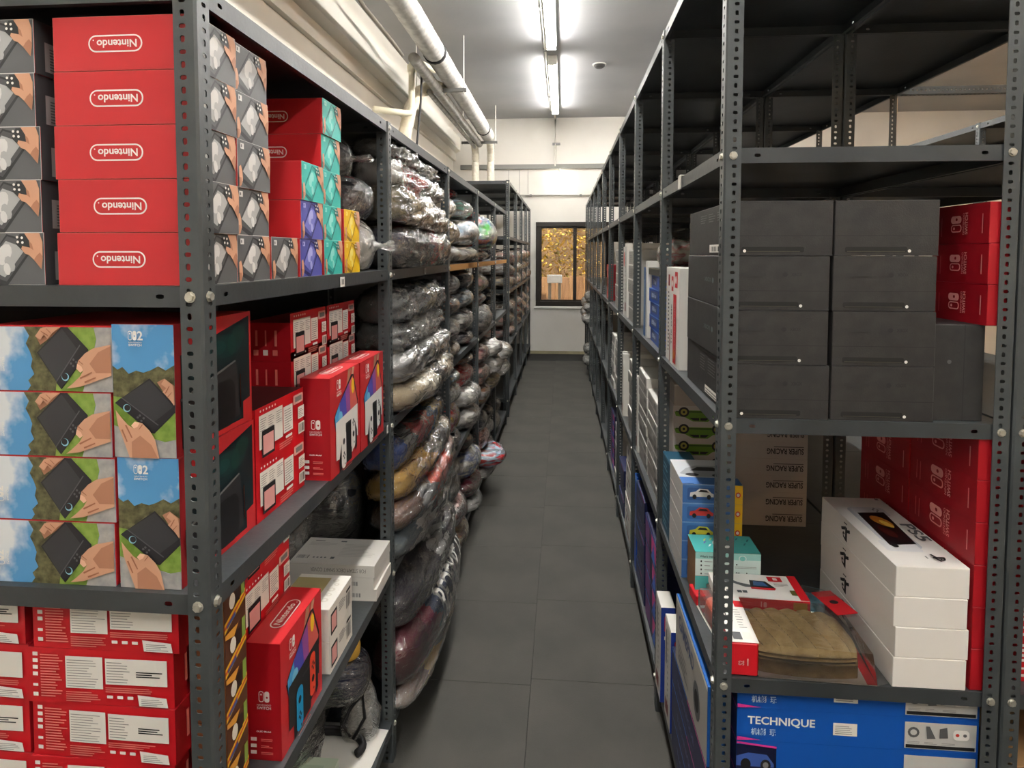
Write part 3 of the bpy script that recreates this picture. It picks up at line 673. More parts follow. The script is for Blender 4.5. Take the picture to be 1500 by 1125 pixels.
# boxes with label side
def sw_icons(a, x, y, s, fg):
    a.rrect(x, y, s, s*.6, s*.1, fg); a.rrect(x+s*1.7, y-s*.1, s*.85, s*.85, s*.08, fg); a.poly([(x+s*3.2, y), (x+s*3.6, y+s*.7), (x+s*3.9, y+s*.55), (x+s*3.6, y)], fg)
def label_front(seed):
    w, h = .274, .1015; a = Art(w, h); a.rect(0, 0, w, h, M((196, 22, 34), .4))
    for i, v in enumerate((.85, .73, .61, .49, .30, .12)): a.rrect(.035*w, v*h, .035*w, (.07 if i != 4 else .05)*h, .006*h, WHITE)
    a.lines(.09*w, .12*h, .16*w, .80*h, 16, REDTXT, seed); a.rect(.265*w, .30*h, .255*w, .58*h, PANEL); a.lines(.275*w, .33*h, .23*w, .52*h, 11, GREY, seed+1, .22)
    a.lines(.265*w, .06*h, .25*w, .2*h, 5, REDTXT, seed+2); a.rect(.54*w, .40*h, .42*w, .47*h, PANEL); a.lines(.55*w, .44*h, .16*w, .4*h, 8, GREY, seed+3, .25)
    if seed % 2: a.lines(.75*w, .55*h, .18*w, .12*h, 3, INK, seed+4, .5)
    a.lines(.54*w, .26*h, .40*w, .11*h, 3, REDTXT, seed+5)
    for i in range(3): a.rrect((.55+.07*i)*w, .15*h, .04*w, .055*h, .01*h, WHITE)
    a.poly([(.76*w, .24*h), (.955*w, .20*h), (.965*w, -.0+.03*h), (.77*w, .04*h)], WHITE); a.lines(.785*w, .06*h, .15*w, .13*h, 4, GREY, seed+6, .3); return a
def label_side():
    w, h = .235, .125; a = Art(w, h); a.rect(0, 0, w, h, M((200, 20, 32), .4))
    for i in range(6): a.ell((.10+.055*i)*w, .93*h, .014*w, .022*h, WHITE, 8)
    a.rect(.06*w, .26*h, .46*w, .60*h, PANEL)
    for i in range(3): a.lines((.08+.15*i)*w, .58*h, .12*w, .24*h, 6, GREY, i, .25)
    a.rect(.53*w, .30*h, .20*w, .50*h, PANEL); a.lines(.55*w, .34*h, .16*w, .42*h, 9, GREY, 5, .25)
    a.rrect(.10*w, .10*h, .24*w, .48*h, .02*h, INK); a.rect(.12*w, .15*h, .20*w, .34*h, PINK)
    a.rrect(.74*w, .74*h, .22*w, .18*h, .03*h, M((224, 176, 166))); a.rect(.78*w, .78*h, .15*w, .10*h, GREY)
    a.rect(.84*w, .42*h, .14*w, .24*h, PANEL); a.lines(.855*w, .45*h, .11*w, .18*h, 5, GREY, 8, .3); a.rect(.84*w, .12*h, .14*w, .22*h, PANEL); a.bars(.855*w, .15*h, .11*w, .16*h, 9, INK, 4)
    a.lines(.42*w, .06*h, .36*w, .13*h, 3, REDTXT, 9); a.rrect(.55*w, .20*h, .14*w, .05*h, .02*h, WHITE); return a
def icon_end(w, h):
    a = Art(w, h); a.rect(0, 0, w, h, RED2)
    for i in range(3): a.lines((.28+.2*i)*w, .40*h, .05*w, .45*h, 1, REDTXT, i, .9); a.rrect((.24+.2*i)*w, .16*h, .10*w, .14*h, .01*h, WHITE if i == 1 else REDTXT)
    a.rect(.12*w, .3*h, .03*w, .5*h, REDTXT); return a
for s in range(3):
    kind('label_%d' % s, (.274, .24, .1015), RED2, [('F', label_front(11+s*7), 0), ('R', icon_end(.24, .1015), 0)])
kind('side_label', (.2, .233, .1245), M((66, 22, 24), .5), [('R', label_side(), 0), ('F', icon_end(.2, .1245), 0)])
kind('end_icons', (.13, .243, .1012), M((150, 14, 24), .5), [('R', (lambda a: a)(label_side()), 0), ('F', icon_end(.13, .1012), 0)])

# ------------------------------------------------------------------ rack below the duct: shelf A
GA = 'grey console boxes on the upper shelf'
RT = dict(grey='grey', turquoise='turquoise', blue='blue-violet', yellow='yellow')
e_ = .0004
for k in range(5):
    j = random.uniform(-.003, .003)
    put('lite_grey', 'console_box', -.740+j, 1.054, SA+e_+k*.0905, 'red ended console box showing upside-down logo, %s of stack beside near post' % ordinal(k))
for k in range(5):
    put('lite_grey', 'console_box', -.742+random.uniform(-.003, .003), 1.1845, SA+e_+k*.0905, 'grey picture console box, %s of second stack behind the near post' % ordinal(k))
put('lite_grey', 'console_box', -.742, 1.319, SA+e_, 'single grey picture console box between grey stack and blue box')
for k, c in enumerate(('blue', 'blue', 'turquoise')):
    put('lite_'+c, 'console_box', -.741+.003*k, 1.4605, SA+e_+k*.0905, '%s console box, %s of the three box stack on upper shelf' % (RT[c], ordinal(k)))
for k in range(5):
    put('lite_turquoise', 'console_box', -.743+random.uniform(-.002, .004), 1.605, SA+e_+k*.0905, 'turquoise console box, %s of five stacked beside the yellow boxes' % ordinal(k))
for k in range(2):
    put('lite_yellow', 'console_box', -.742, 1.755, SA+e_+k*.0905, 'yellow picture console box, %s of two at the bay end' % ('lower', 'upper')[k])
for k in range(5):
    put('lite_grey', 'console_box', -1.012+random.uniform(-.002, .006)+(.045 if 1 == 0 else 0)+.048, 1.118, SA+e_+k*.0905, 'grey console box facing camera with barcode side, %s of its stack' % ordinal(k), rot=-90)
tag(ob('round_sticker', (lambda b: (b.tube([(0, 0, 0), (0, .0006, 0)], .0105, WHITE, 16), b.mesh('round_sticker'))[1])(MB()), None, (-.985, .9885, SA+.277)), 'round white sticker on the grey console box edge', 'sticker')
# shelf B
for k in range(4):
    put('sw2_flat', 'console_box', -.896+(.0, .004, .001, .006)[k], 1.119, SB+e_+k*.1150, 'console box with sky photo lying on its side, %s of four' % ordinal(k))
for k in range(2):
    put('sw2_up', 'console_box', -.7185+.003*(1-k), 1.119, SB+e_+k*.2320, 'upright console box with sky photo and hands, %s one by near post' % ('lower', 'upper')[k])
for k in range(2):
    put('side_label', 'console_box', -.755, 1.366, SB+e_+k*.1250, 'dark topped red box with white labels, %s of pair before the white-console boxes' % ('lower', 'upper')[k], rot=-1)
for i, yy in enumerate((1.643, 1.889)):
    for k in range(4):
        put('end_icons', 'console_box', -.766, yy, SB+e_+k*.1017, 'red labelled box, %s of the %s stack behind the white-console boxes' % (ordinal(k), ('nearer', 'farther')[i]))
put('oled_white', 'console_box', -.634, 1.625, SB+e_, 'red box picturing white game console, nearer of the two at shelf edge')
put('oled_white', 'console_box', -.632, 1.856, SB+e_, 'red box picturing white game console, farther of the two at shelf edge')
# shelf C
for k in range(5):
    put('label_%d' % (k % 3), 'console_box', -.823+(.004, -.006, .003, -.003, .01)[k], 1.121, SC+e_+k*.1020, 'red box with white label panels facing camera, %s of stack by near post' % ordinal(k), rot=(0, 1.2, -.6, 1, .5)[k])
for k in range(5):
    put('label_%d' % ((k+1) % 3), 'console_box', -1.103+(.0, .004, -.003, .002, -.004)[k], 1.124, SC+e_+k*.1020, 'red box with white label panels, %s of stack cut off by picture edge' % ordinal(k), rot=(.4, -.4, .5, 0, .3)[k])
def snack_art():
    w, h = .074, .0835; a = Art(w, h); q = lambda *p: [(x*w, y*h) for x, y in p]
    a.rect(0, 0, w, h, M((84, 48, 30), .4)); a.poly(q((0, .02), (1, .42), (1, .62), (0, .24)), M((224, 180, 40), .4)); a.poly(q((0, .10), (1, .50), (1, .55), (0, .17)), M((190, 60, 44), .4))
    a.poly(q((.1, .10), (.5, .22), (.5, .32), (.1, .18)), M((60, 84, 140), .4)); a.ell(.35*w, .62*h, .14*w, .18*h, M((226, 220, 206), .4)); a.rect(.78*w, .55*h, .16*w, .45*h, M((132, 160, 70), .4))
    a.poly(q((0, .9), (.4, .8), (.6, 1), (0, 1)), M((210, 150, 60), .4)); a.rect(.5*w, .5*h, .2*w, .36*h, M((48, 30, 26), .4)); return a
kind('game_box', (.064, .074, .0835), M((120, 72, 40), .5), [('R', snack_art(), 0)])
for k in range(6):
    put('game_box', 'game_box', -.644, 1.075, SC+e_+k*.0840, 'small brown and yellow patterned box, %s of six behind the near post' % ordinal(k))
for k in range(4):
    put('side_label', 'console_box', -.802, 1.375, SC+e_+k*.1250, 'red box with white labels behind the neon-console box, %s of four' % ordinal(k))
put('oled_neon', 'console_box', -.652, 1.366, SC+e_, 'red box picturing console with blue and red controllers')
def carry_art():
    w, h = .172, .088; a = Art(w, h); a.rect(0, 0, w, h, OFFW); a.rrect(.06*w, .12*h, .26*w, .66*h, .02*h, INK); a.rect(.09*w, .20*h, .20*w, .5*h, PINK)
    a.lines(.40*w, .5*h, .3*w, .3*h, 4, GREY, 1); a.bars(.72*w, .2*h, .2*w, .45*h, 10, GREY, 2); a.rect(.72*w, .72*h, .2*w, .08*h, INK); return a
def carry_top():
    w, h = .172, .15; a = Art(w, h); a.rect(0, 0, w, h, OFFW); a.rect(.0*w, .35*h, .9*w, .65*h, M((176, 164, 116)))
    for i, j, r in ((.25, .2, .06), (.4, .18, .045), (.55, .2, .06), (.7, .16, .04), (.82, .22, .05)): a.ell(i*w, j*h, r*w, r*h*1.3, M((206, 202, 190)), 10); a.ell(i*w, j*h, r*w*.5, r*h*.6, OFFW, 8)
    return a
kind('carry_box', (.15, .172, .0882), OFFW, [('R', carry_art(), 0), ('T', carry_top(), 90)])
for k in range(2): put('carry_box', 'accessory_box', -.688, 1.618, SC+e_+k*.0886, 'white accessory box with pink square, %s of two beside the neon-console box' % ('lower', 'upper')[k])
def cover_top():
    w, h = .285, .178; a = Art(w, h); c = M((176, 174, 168)); a.rect(.0, .0, w, h, M((206, 203, 196), .6)); a.lines(.06*w, .70*h, .36*w, .14*h, 4, c, 1); a.rect(.42*w, .85*h, .07*w, .05*h, MIDG); a.rect(.1*w, .86*h, .12*w, .03*h, GREY)
    a.bars(.04*w, .18*h, .14*w, .12*h, 8, MIDG, 3); a.lines(.50*w, .3*h, .44*w, .5*h, 9, c, 4, .3)
    for i in range(4): a.ell((.24+.045*i)*w, .22*h, .014*w, .022*h, MIDG, 8)
    a.rect(.44*w, .17*h, .045*w, .08*h, MIDG); return a
def cover_front(txt):
    w, h = .285, .0385; a = Art(w, h); a.rect(0, 0, w, h, M((214, 211, 203), .6))
    if txt: a.text('FOR STEAM DECK SMART COVER', .10*w, .30*h, .32*h, M((120, 118, 112)), .64*w, 'l', False)
    else: a.bars(.70*w, .30*h, .12*w, .34*h, 12, MIDG, 3)
    return a
kind('cover_a', (.285, .178, .0385), M((212, 209, 202), .6), [('T', cover_top(), 0), ('F', cover_front(True), 180)])
kind('cover_b', (.285, .178, .0385), M((218, 215, 208), .6), [('F', cover_front(False), 0)])
for k in range(3): put('cover_b' if k < 2 else 'cover_a', 'cover_box', -.742+(.004, -.002, 0)[k], 1.967, SC+e_+k*.0390, 'flat grey-white carton at shelf corner, %s of three' % ordinal(k), rot=(1, -.5, 0)[k])

# ------------------------------------------------------------------ rolled cloth in clear plastic
FILM = film('clear_plastic', .05, bump=.8, bscale=22); FILM2 = film('cloudy_plastic', .20, bump=.9, bscale=18); FILM3 = film('glossy_clear', .03, bump=.6, bscale=14)
def roll_mesh(L, ry, rz, seed, bend=0, fold=.10, n=26, m=20, k=1.0, crink=0, sag=0, endp=6, mat=None, nm='cloth', pleat=0):
    b = MB(); V = []; mi = b.mid(mat); sd_ = Vector((seed*3.7, seed*1.3, seed*2.1))
    for i in range(n+1):
        t = i/n; e = max(.02, (1-abs(2*t-1)**endp))**.5
        for j in range(m):
            p = 2*pi*j/m; c, s_ = cos(p), sin(p); x = (t-.5)*L
            q = Vector((x*4, c*.9, s_*.9))+sd_
            r = 1+fold*noise.noise(q)+fold*.7*noise.noise(q*2.3)
            if crink: r += crink*abs(noise.noise(Vector((x*16, c*2.6, s_*2.6))+sd_))+crink*.5*noise.noise(Vector((x*34, c*5, s_*5))+sd_)
            if pleat:
                w_ = noise.noise(Vector((x*2.2, c*.8, s_*.8))+sd_*1.7)
                r += pleat*(abs(sin(p*3.0+x*(7+3*sin(seed))+5*w_))**.6-.62)*(.5+1.0*abs(noise.noise(Vector((x*5, c*1.5, s_*1.5))-sd_)))
            y = ry*k*e*r*math.copysign(abs(c)**.82, c); z = rz*k*e*r*math.copysign(abs(s_)**.82, s_)
            if s_ < 0: z = max(z, -rz*.86*k)
            V.append((x, y-bend*(1-(2*t-1)**2), z-sag*(1-(2*t-1)**2)))
    b.v = V
    for i in range(n):
        for j in range(m):
            b.f.append((i*m+j, (i+1)*m+j, (i+1)*m+(j+1) % m, i*m+(j+1) % m)); b.mi.append(mi)
    b.f.append(tuple(range(m))); b.f.append(tuple(n*m+j for j in range(m))[::-1]); b.mi += [mi, mi]
    for i in range(len(b.f)): b.f[i] = b.f[i][::-1]
    return b.mesh(nm, True)
def tuft_mesh(r, L, seed, mat):
    """gathered, twisted plastic end: fan of crumpled folds along +x"""
    b = MB(); mi = b.mid(mat); m = 16; n = 6; rd = random.Random(seed)
    ph = [rd.uniform(.5, 1.3) for _ in range(m)]
    for i in range(n+1):
        t = i/n; rr = r*(.9-.72*sin(pi*min(1, t*1.25)/1.6)+.5*max(0, t-.45))
        for j in range(m):
            a = 2*pi*j/m; q = rr*(ph[j]**(t*1.6)); b.v.append((t*L+rd.uniform(-.1, .1)*L*t, q*cos(a), q*sin(a)*.8+rd.uniform(-.004, .004)))
    for i in range(n):
        for j in range(m): b.f.append((i*m+j, i*m+(j+1) % m, (i+1)*m+(j+1) % m, (i+1)*m+j)); b.mi.append(mi)
    return b.mesh('gathered_end', True)
_bs = [20]
def bundle(x, y, z, L, ry, rz, cols, label, axis='y', rot=0, bend=0, sag=0, wrap=FILM, bands=True, tuft=None, fold=.16, group=None, name='cloth_bundle', cat='bundle', endp=6, crink=.09, tilt=0, pl=1.0):
    """x,y: centre; z: the level it rests on. axis y = along the shelf, x = pointing to the aisle"""
    _bs[0] += 1; sd_ = _bs[0]
    t = thing(name, label, cat, (x, y, z+.918*rz+.001), radians(rot)+(pi/2 if axis == 'y' else 0), group)
    t.rotation_euler[1] = radians(tilt)
    mat = cloth_mat(cols, 3, bands)
    ob('cloth', roll_mesh(L, ry, rz, sd_, bend, fold, sag=sag, mat=mat, endp=endp, pleat=.10*pl), t)
    if wrap: ob('plastic_wrap', roll_mesh(L+.02, ry, rz, sd_, bend, fold, 60, 54, 1.05, crink, sag, max(3, endp-2), wrap, 'plastic_wrap', .20*pl), t)
    if tuft:
        o = ob('gathered_end', tuft_mesh(rz*.55, .09, sd_, FILM2), t, (L/2*tuft-.02*tuft, -0, 0), (0, 0, 0 if tuft > 0 else pi))
    return t
CR = (236, 226, 206); BEI = (196, 178, 146); NAVY = (34, 38, 58); BLK = (24, 24, 28); CHAR = (58, 58, 62); RD = (186, 44, 44); MAR = (96, 34, 46); WH = (226, 224, 220); GRY = (138, 136, 134); LG = (186, 184, 178)
ORG = (226, 84, 56); GLD = (206, 164, 74); BLU = (52, 82, 150); PNK = (206, 160, 152); OLV = (118, 108, 80); LBL = (160, 186, 204); TEAL = (120, 168, 156); GRN = (84, 160, 78); BRN = (112, 76, 56)
# bay 1, behind and beside the boxes
y2 = YL+BL
bundle(-.80, 1.935, SA, .36, .075, .085, [WH, GRY, LG], 'crumpled clear bag of pale cloth beside the yellow boxes', 'x', 8, wrap=FILM2, tuft=1, crink=.2)
bundle(-.82, 1.95, SA+.165, .40, .09, .068, [BLK, MAR, BLK, RD, BLK], 'black and red rolled jersey in plastic above the yellow boxes', 'x', -6, wrap=FILM, crink=.22, fold=.25)
bundle(-.86, 1.93, SA+.29, .34, .09, .075, [BLK, CHAR], 'black cloth bag topmost behind the turquoise boxes', 'x', 4, wrap=FILM, tuft=1, crink=.25, fold=.25)
bundle(-1.02, 2.0, SB+.30, .34, .05, .07, [BLK, CHAR], 'dark bag in plastic behind the upper red labelled boxes', 'y', 0) if False else None
bundle(-1.06, 1.6, SB, .40, .13, .16, [BLK, CHAR, BLK], 'black sack at the back of the second shelf', 'y', 5)
bundle(-.94, 1.78, SC, .46, .09, .12, [BLK, CHAR], 'black bag at the back of the third shelf behind cartons', 'y', 4) if False else None
bundle(-1.06, 1.52, SC, .60, .13, .14, [BLK, (40, 40, 44)], 'large black cloth bag behind the flat grey cartons', 'y', 3)
bundle(-.98, 1.99, SC+.255, .22, .09, .07, [BLK, CHAR, GRY, BLK], 'dark striped cloth in clear plastic above the cartons', 'y', 4, tuft=-1) if False else None
bundle(-.905, 2.235, SC, .30, .13, .175, [BLK, (40, 40, 44), BLK], 'large black clothing bag behind the rack post on third shelf', 'x', 12)
bundle(-.99, 1.985, SC, .22, .09, .125, [BLK, CHAR, (70, 68, 66)], 'crumpled dark bag in cloudy plastic behind the flat grey cartons', 'y', 0, wrap=FILM2, crink=.2)
bundle(-.96, 1.75, SD, .60, .16, .17, [BLK, (38, 36, 40)], 'big black bag at the back of the lowest shelf', 'y', -4)
bundle(-.80, 1.94, SD+.185, .30, .09, .075, [MAR, BLK, NAVY], 'dark maroon cloth on the lowest shelf behind the clear bag', 'x', 10)
bundle(-.74, 1.90, SD+.33, .16, .05, .045, [(206, 158, 40), GLD], 'crumpled yellow cloth on the lowest shelf above maroon cloth', 'x', 30, wrap=None)
# clear bag standing at the corner of the lowest shelf
t = thing('clear_bag', 'crumpled clear bag with black strap at lowest shelf corner', 'bag', (-.69, 1.985, SD+.001), radians(8))
def bag_mesh(rx, ry, h, seed, mat, nm):
    b = MB(); n, m = 22, 28; mi = b.mid(mat); o = Vector((seed, seed*2, 0))
    for i in range(n+1):
        t_ = i/n; pr = (sin(pi*min(1, .12+t_*.9)))**.55*(1-.55*t_)
        for j in range(m):
            a = 2*pi*j/m; q = Vector((cos(a)*1.6, sin(a)*1.6, t_*4))+o; r = pr*(1+.22*noise.noise(q)+.16*abs(noise.noise(q*2.7)))
            b.v.append((rx*r*cos(a), ry*r*sin(a), h*t_))
    for i in range(n):
        for j in range(m): b.f.append((i*m+j, i*m+(j+1) % m, (i+1)*m+(j+1) % m, (i+1)*m+j)); b.mi.append(mi)
    b.f.append(tuple(range(m))[::-1]); b.mi.append(mi); return b.mesh(nm, True)
ob('plastic', bag_mesh(.078, .075, .27, 4.2, FILM2, 'plastic'), t)
ob('contents', bag_mesh(.052, .055, .13, 9.1, M((120, 118, 112), .8), 'contents'), t, (0, .01, .004))
b = MB(); b.tube([(-.02, -.062, .06), (-.045, -.06, .10), (-.02, -.05, .15), (.02, -.05, .19), (.028, -.06, .12), (-.01, -.066, .055)], .006, BLK and INK, 6); ob('strap', b.mesh('strap', True), t)
# white mailer with a black headband, and pale box
t = thing('padded_mailer', 'white padded mailer lying flat at the lowest shelf edge', 'mailer', (-.735, 1.94, SD+.0012), radians(-4))
b = MB(); mi = b.mid(M((224, 222, 214), .5)); n = 12
for i in range(n+1):
    for j in range(n+1):
        u, v = i/n*2-1, j/n*2-1; ed = (1-u**8)*(1-v**8); b.v.append((u*.125, v*.10, .022*ed+.012*ed*noise.noise(Vector((u*2.2, v*2.2, 5)))))
for i in range(n):
    for j in range(n): b.f.append((i*(n+1)+j, (i+1)*(n+1)+j, (i+1)*(n+1)+j+1, i*(n+1)+j+1)); b.mi.append(mi)
b.poly([(-.125, -.10, 0), (-.125, .10, 0), (.125, .10, 0), (.125, -.10, 0)], M((224, 222, 214), .5)); ob('envelope', b.mesh('envelope', True), t)
a = Art(.05, .03); a.rect(0, 0, .05, .03, WHITE); a.lines(.004, .004, .04, .022, 4, GREY, 2)
ob('label', a.mesh('label', (.05, .03, .0265), (.94, -.34, 0), (.34, .94, 0), (0, 0, 1)), t)
t = thing('black_headband', 'black curved headset band lying on the white mailer', 'headset', (-.75, 1.915, SD+.034), radians(0))
b = MB(); b.tube([(.115*cos(a_)-.02, .062*sin(a_)-.01, .004) for a_ in [radians(d) for d in range(-25, 216, 12)]], .013, INK, 8); ob('band', b.mesh('band', True), t)
b = MB(); b.tube([(.115*cos(a_)-.02, .062*sin(a_)-.01, .017) for a_ in [radians(d) for d in range(10, 175, 12)]], .005, M((60, 60, 62), .5), 6); ob('pad', b.mesh('pad', True), t)
kind('pale_box', (.13, .12, .085), M((206, 218, 200), .5), [('T', Art(.13, .12).rect(.0, .0, .13, .12, M((196, 212, 190))).rect(.015, .02, .08, .07, M((178, 200, 176))), 0)])
put('pale_box', 'gift_box', -.76, 1.74, SD+e_, 'pale green carton on the lowest shelf below the neon-console box')

# bay 2: long rolls along the shelf
yc = YL+1.5*BL
def R2(x, z, L, ry, rz, cols, label, **k): k.setdefault('endp', 14); k.setdefault('crink', .12); return bundle(x+(.035 if x > -.8 else -.04), k.pop('y', yc), z, L+.02, ry, rz*.94, cols, label, **k)
R2(-.72, SA, .98, .10, .085, [NAVY, CHAR, NAVY, MAR, RD, GRY, CHAR], 'navy roll with red band in plastic, lowest on the upper shelf', bend=.03)
R2(-.715, SA+.155, .98, .095, .078, [OLV, BEI, CR, BRN, BEI], 'beige brown striped roll in plastic, second up on the upper shelf', bend=.02, tilt=2)
R2(-.72, SA+.295, .97, .085, .060, [WH, RD, (210, 110, 104), WH, LG, GRY], 'white roll with red patch in plastic, third up on upper shelf')
R2(-.73, SA+.40, .92, .075, .042, [CHAR, LG, CHAR, GRY], 'thin dark roll in shiny plastic topmost on the upper shelf', wrap=FILM2, crink=.25)
R2(-1.0, SA, .90, .085, .12, [CHAR, BLK], 'dark roll behind the front rolls on the upper shelf')
R2(-.70, SB, .97, .088, .062, [BEI, CR, CHAR, CR, LG], 'cream striped roll in plastic, lowest on the second shelf', bend=.055)
R2(-.71, SB+.108, .98, .09, .062, [GRY, CHAR, LG, GRY], 'long grey roll in clear plastic, second up on the second shelf', bend=.035, wrap=FILM2)
R2(-.72, SB+.215, .90, .088, .062, [CHAR, LG, WH], 'pale crumpled plastic bag of cloth, third up on second shelf', wrap=FILM2, crink=.28, tuft=-1)
R2(-.72, SB+.325, .92, .088, .070, [(92, 94, 92), GRY, BEI, LG], 'big grey green roll in loose plastic topmost on second shelf', wrap=FILM2, crink=.2, y=yc+.02)
R2(-1.0, SB, .88, .085, .18, [BLK, CHAR], 'black cloth stack behind the rolls on the second shelf')
R2(-.68, SC, .99, .07, .052, [(92, 106, 112), LG, CHAR, LG, WH, GRY], 'grey blue roll with white lettering bands lowest on third shelf', bend=.055)
R2(-.675, SC+.098, .99, .078, .062, [BRN, GRY, ORG, ORG, (170, 146, 142), PNK], 'roll with bright orange-red band in plastic on the third shelf', bend=.05)
R2(-.70, SC+.21, .96, .075, .052, [GLD, (196, 150, 52), OLV, GRY, BEI], 'gold roll in plastic above the orange banded roll', bend=.05)
R2(-.72, SC+.31, .92, .075, .058, [BLU, GRY, RD, RD, BLU, GLD, (70, 70, 90)], 'blue red and gold roll in plastic topmost on third shelf', bend=.03)
R2(-1.0, SC, .62, .085, .18, [CHAR, BRN, BLK], 'dark cloth stack behind the rolls on the third shelf', y=2.80)
R2(-.63, SD, 1.0, .05, .04, [BRN, GLD, OLV, BEI, CR, BEI], 'thin gold beige roll in shiny plastic along lowest shelf edge', bend=.045, wrap=FILM2)
tr = R2(-.665, SD+.078, 1.0, .088, .105, [MAR, (126, 44, 62), (52, 64, 92), (46, 56, 84), NAVY, NAVY, CHAR], 'navy and maroon roll with big white lettering on lowest shelf', bend=.06, wrap=FILM3, fold=.02, crink=.05, pl=.15)
R2(-.69, SD+.275, .98, .085, .085, [(44, 36, 48), (54, 44, 56), LG, (44, 36, 48), (50, 42, 52)], 'dark plum roll with pale stripe topmost on the lowest shelf', bend=.05)
R2(-1.0, SD, .88, .085, .19, [BLK, MAR, CHAR], 'dark cloth stack behind the rolls on the lowest shelf')
V, P, x0, x1, ya, yb = text_mesh('REDEMPTION')
b = MB(); lm = b.mid(M((214, 212, 206), .7))
for X, Y in V:
    tx = .33+.62*(X-x0)/(x1-x0); ph = radians(168+46*(1-(Y-ya)/(yb-ya))) ; ph = pi-radians(-12+62*((Y-ya)/(yb-ya)))
    ph = radians(192-80*(Y-ya)/(yb-ya)); e = max(.02, 1-abs(2*tx-1)**14)**.5
    b.v.append(((tx-.5)*1.03, .088*1.055*e*math.copysign(abs(cos(ph))**.82, cos(ph))-.06*(1-(2*tx-1)**2), .105*1.055*e*math.copysign(abs(sin(ph))**.82, sin(ph))))
b.f = [tuple(p) for p in P]; b.mi = [lm]*len(P)
ob('lettering', b.mesh('lettering'), tr)

# bays 3 to 5 and the far rack: rolls with round ends towards the aisle
SHELFN = {SA: 'upper', SB: 'second', SC: 'third', SD: 'lowest'}
CN = {(236, 226, 206): 'cream', (196, 178, 146): 'beige', (34, 38, 58): 'navy', (24, 24, 28): 'black', (58, 58, 62): 'charcoal', (186, 44, 44): 'red', (96, 34, 46): 'maroon', (226, 224, 220): 'white', (138, 136, 134): 'grey', (186, 184, 178): 'pale grey',
      (226, 84, 56): 'orange', (206, 164, 74): 'gold', (52, 82, 150): 'blue', (206, 160, 152): 'pink', (118, 108, 80): 'olive', (160, 186, 204): 'light blue', (120, 168, 156): 'sea green', (84, 160, 78): 'green', (112, 76, 56): 'brown'}
BAYN = {3: 'third', 4: 'fourth', 5: 'fifth'}
def stackcol(bay, lvl, yy, items, x=-.80, side=''):
    z = lvl
    for i, (cols, ry, rz, kw) in enumerate(items):
        rz *= .95
        kw = dict(kw); dx = kw.pop('dx', 0); L = kw.pop('L', .40)
        lab = '%s and %s roll, %s in %s stack, %s shelf, %s bay' % (CN[cols[0]], CN[cols[-1]], ordinal(i), side, SHELFN[lvl], BAYN[bay])
        bundle(x+dx, yy+kw.pop('dy', 0), z, L, ry, rz, cols, lab, 'x', kw.pop('rot', random.uniform(-7, 7)), bands=False, endp=kw.pop('endp', 5), crink=kw.pop('crink', .14), **kw)
        z += rz*1.90
y3, y4, y5 = YL+2*BL, YL+3*BL, YL+4*BL
K = {}
stackcol(3, SA, y3+.29, [([GRY, LG], .22, .055, {}), ([OLV, BEI, GRY], .21, .085, {}), ([BEI, CR, OLV], .19, .07, {'dx': -.02}), ([BRN, BEI], .12, .04, {'dx': -.08})], side='nearer')
stackcol(3, SA, y3+.80, [([GRY, CR], .2, .06, {'dx': .03}), ([LBL, LG, OLV], .22, .095, {'dx': .04, 'wrap': FILM2}), ([TEAL, GRY, LBL], .17, .07, {'wrap': FILM2}), ([MAR, RD, GRY], .12, .04, {'dx': -.1})], side='farther')
stackcol(3, SB, y3+.28, [([BEI, CR], .2, .045, {}), ([GRY, CHAR, BRN], .23, .085, {'wrap': FILM2}), ([BRN, CHAR, OLV], .24, .065, {}), ([GRY, LG], .16, .07, {'wrap': FILM2})], side='nearer')
stackcol(3, SB, y3+.80, [([CHAR, BLK], .2, .05, {}), ([LG, CHAR, GRY], .23, .08, {'wrap': FILM2, 'crink': .22}), ([LBL, CHAR, LG], .22, .07, {'wrap': FILM2, 'crink': .2}), ([BLK, CHAR, BLK], .2, .075, {'wrap': FILM3})], side='farther')
stackcol(3, SC, y3+.28, [([BLK, CHAR], .2, .055, {}), ([GLD, PNK, RD, BEI], .23, .09, {}), ([GRY, LG, BLK], .2, .06, {'wrap': FILM2, 'crink': .2}), ([BEI, LBL, LG], .16, .05, {})], side='nearer')
stackcol(3, SC, y3+.80, [([LG, GRY], .2, .075, {'wrap': FILM2, 'crink': .22, 'dx': .05}), ([LG, WH, GRY], .2, .07, {'wrap': FILM2, 'crink': .25, 'dx': .05}), ([PNK, RD, WH], .21, .075, {}), ([BRN, CHAR], .16, .04, {})], side='farther')
stackcol(3, SD, y3+.28, [([BEI, BRN, OLV], .22, .065, {'dx': .05}), ([PNK, WH, MAR], .2, .08, {'dx': .04}), ([GRY, CHAR], .19, .07, {}), ([LG, BLK], .16, .05, {})], side='nearer')
stackcol(3, SD, y3+.80, [([GRY, LG], .2, .05, {'dx': .06}), ([MAR, MAR, CHAR], .21, .08, {'dx': .05}), ([LG, BLU, WH], .2, .085, {'dx': .05, 'wrap': FILM2, 'crink': .2}), ([BLK, MAR], .16, .05, {})], side='farther')
stackcol(4, SA, y4+.35, [([GRY, CHAR, PNK], .24, .05, {'dx': .02}), ([GRN, TEAL, BLU, ORG], .30, .125, {'dx': .09, 'wrap': FILM2, 'crink': .12}), ([RD, GRY], .14, .035, {'dx': -.04})], side='green')
stackcol(4, SA, y4+.88, [([CHAR, BLK], .2, .07, {'dx': -.1}), ([BLK, NAVY], .16, .05, {'dx': -.12})], side='dark')
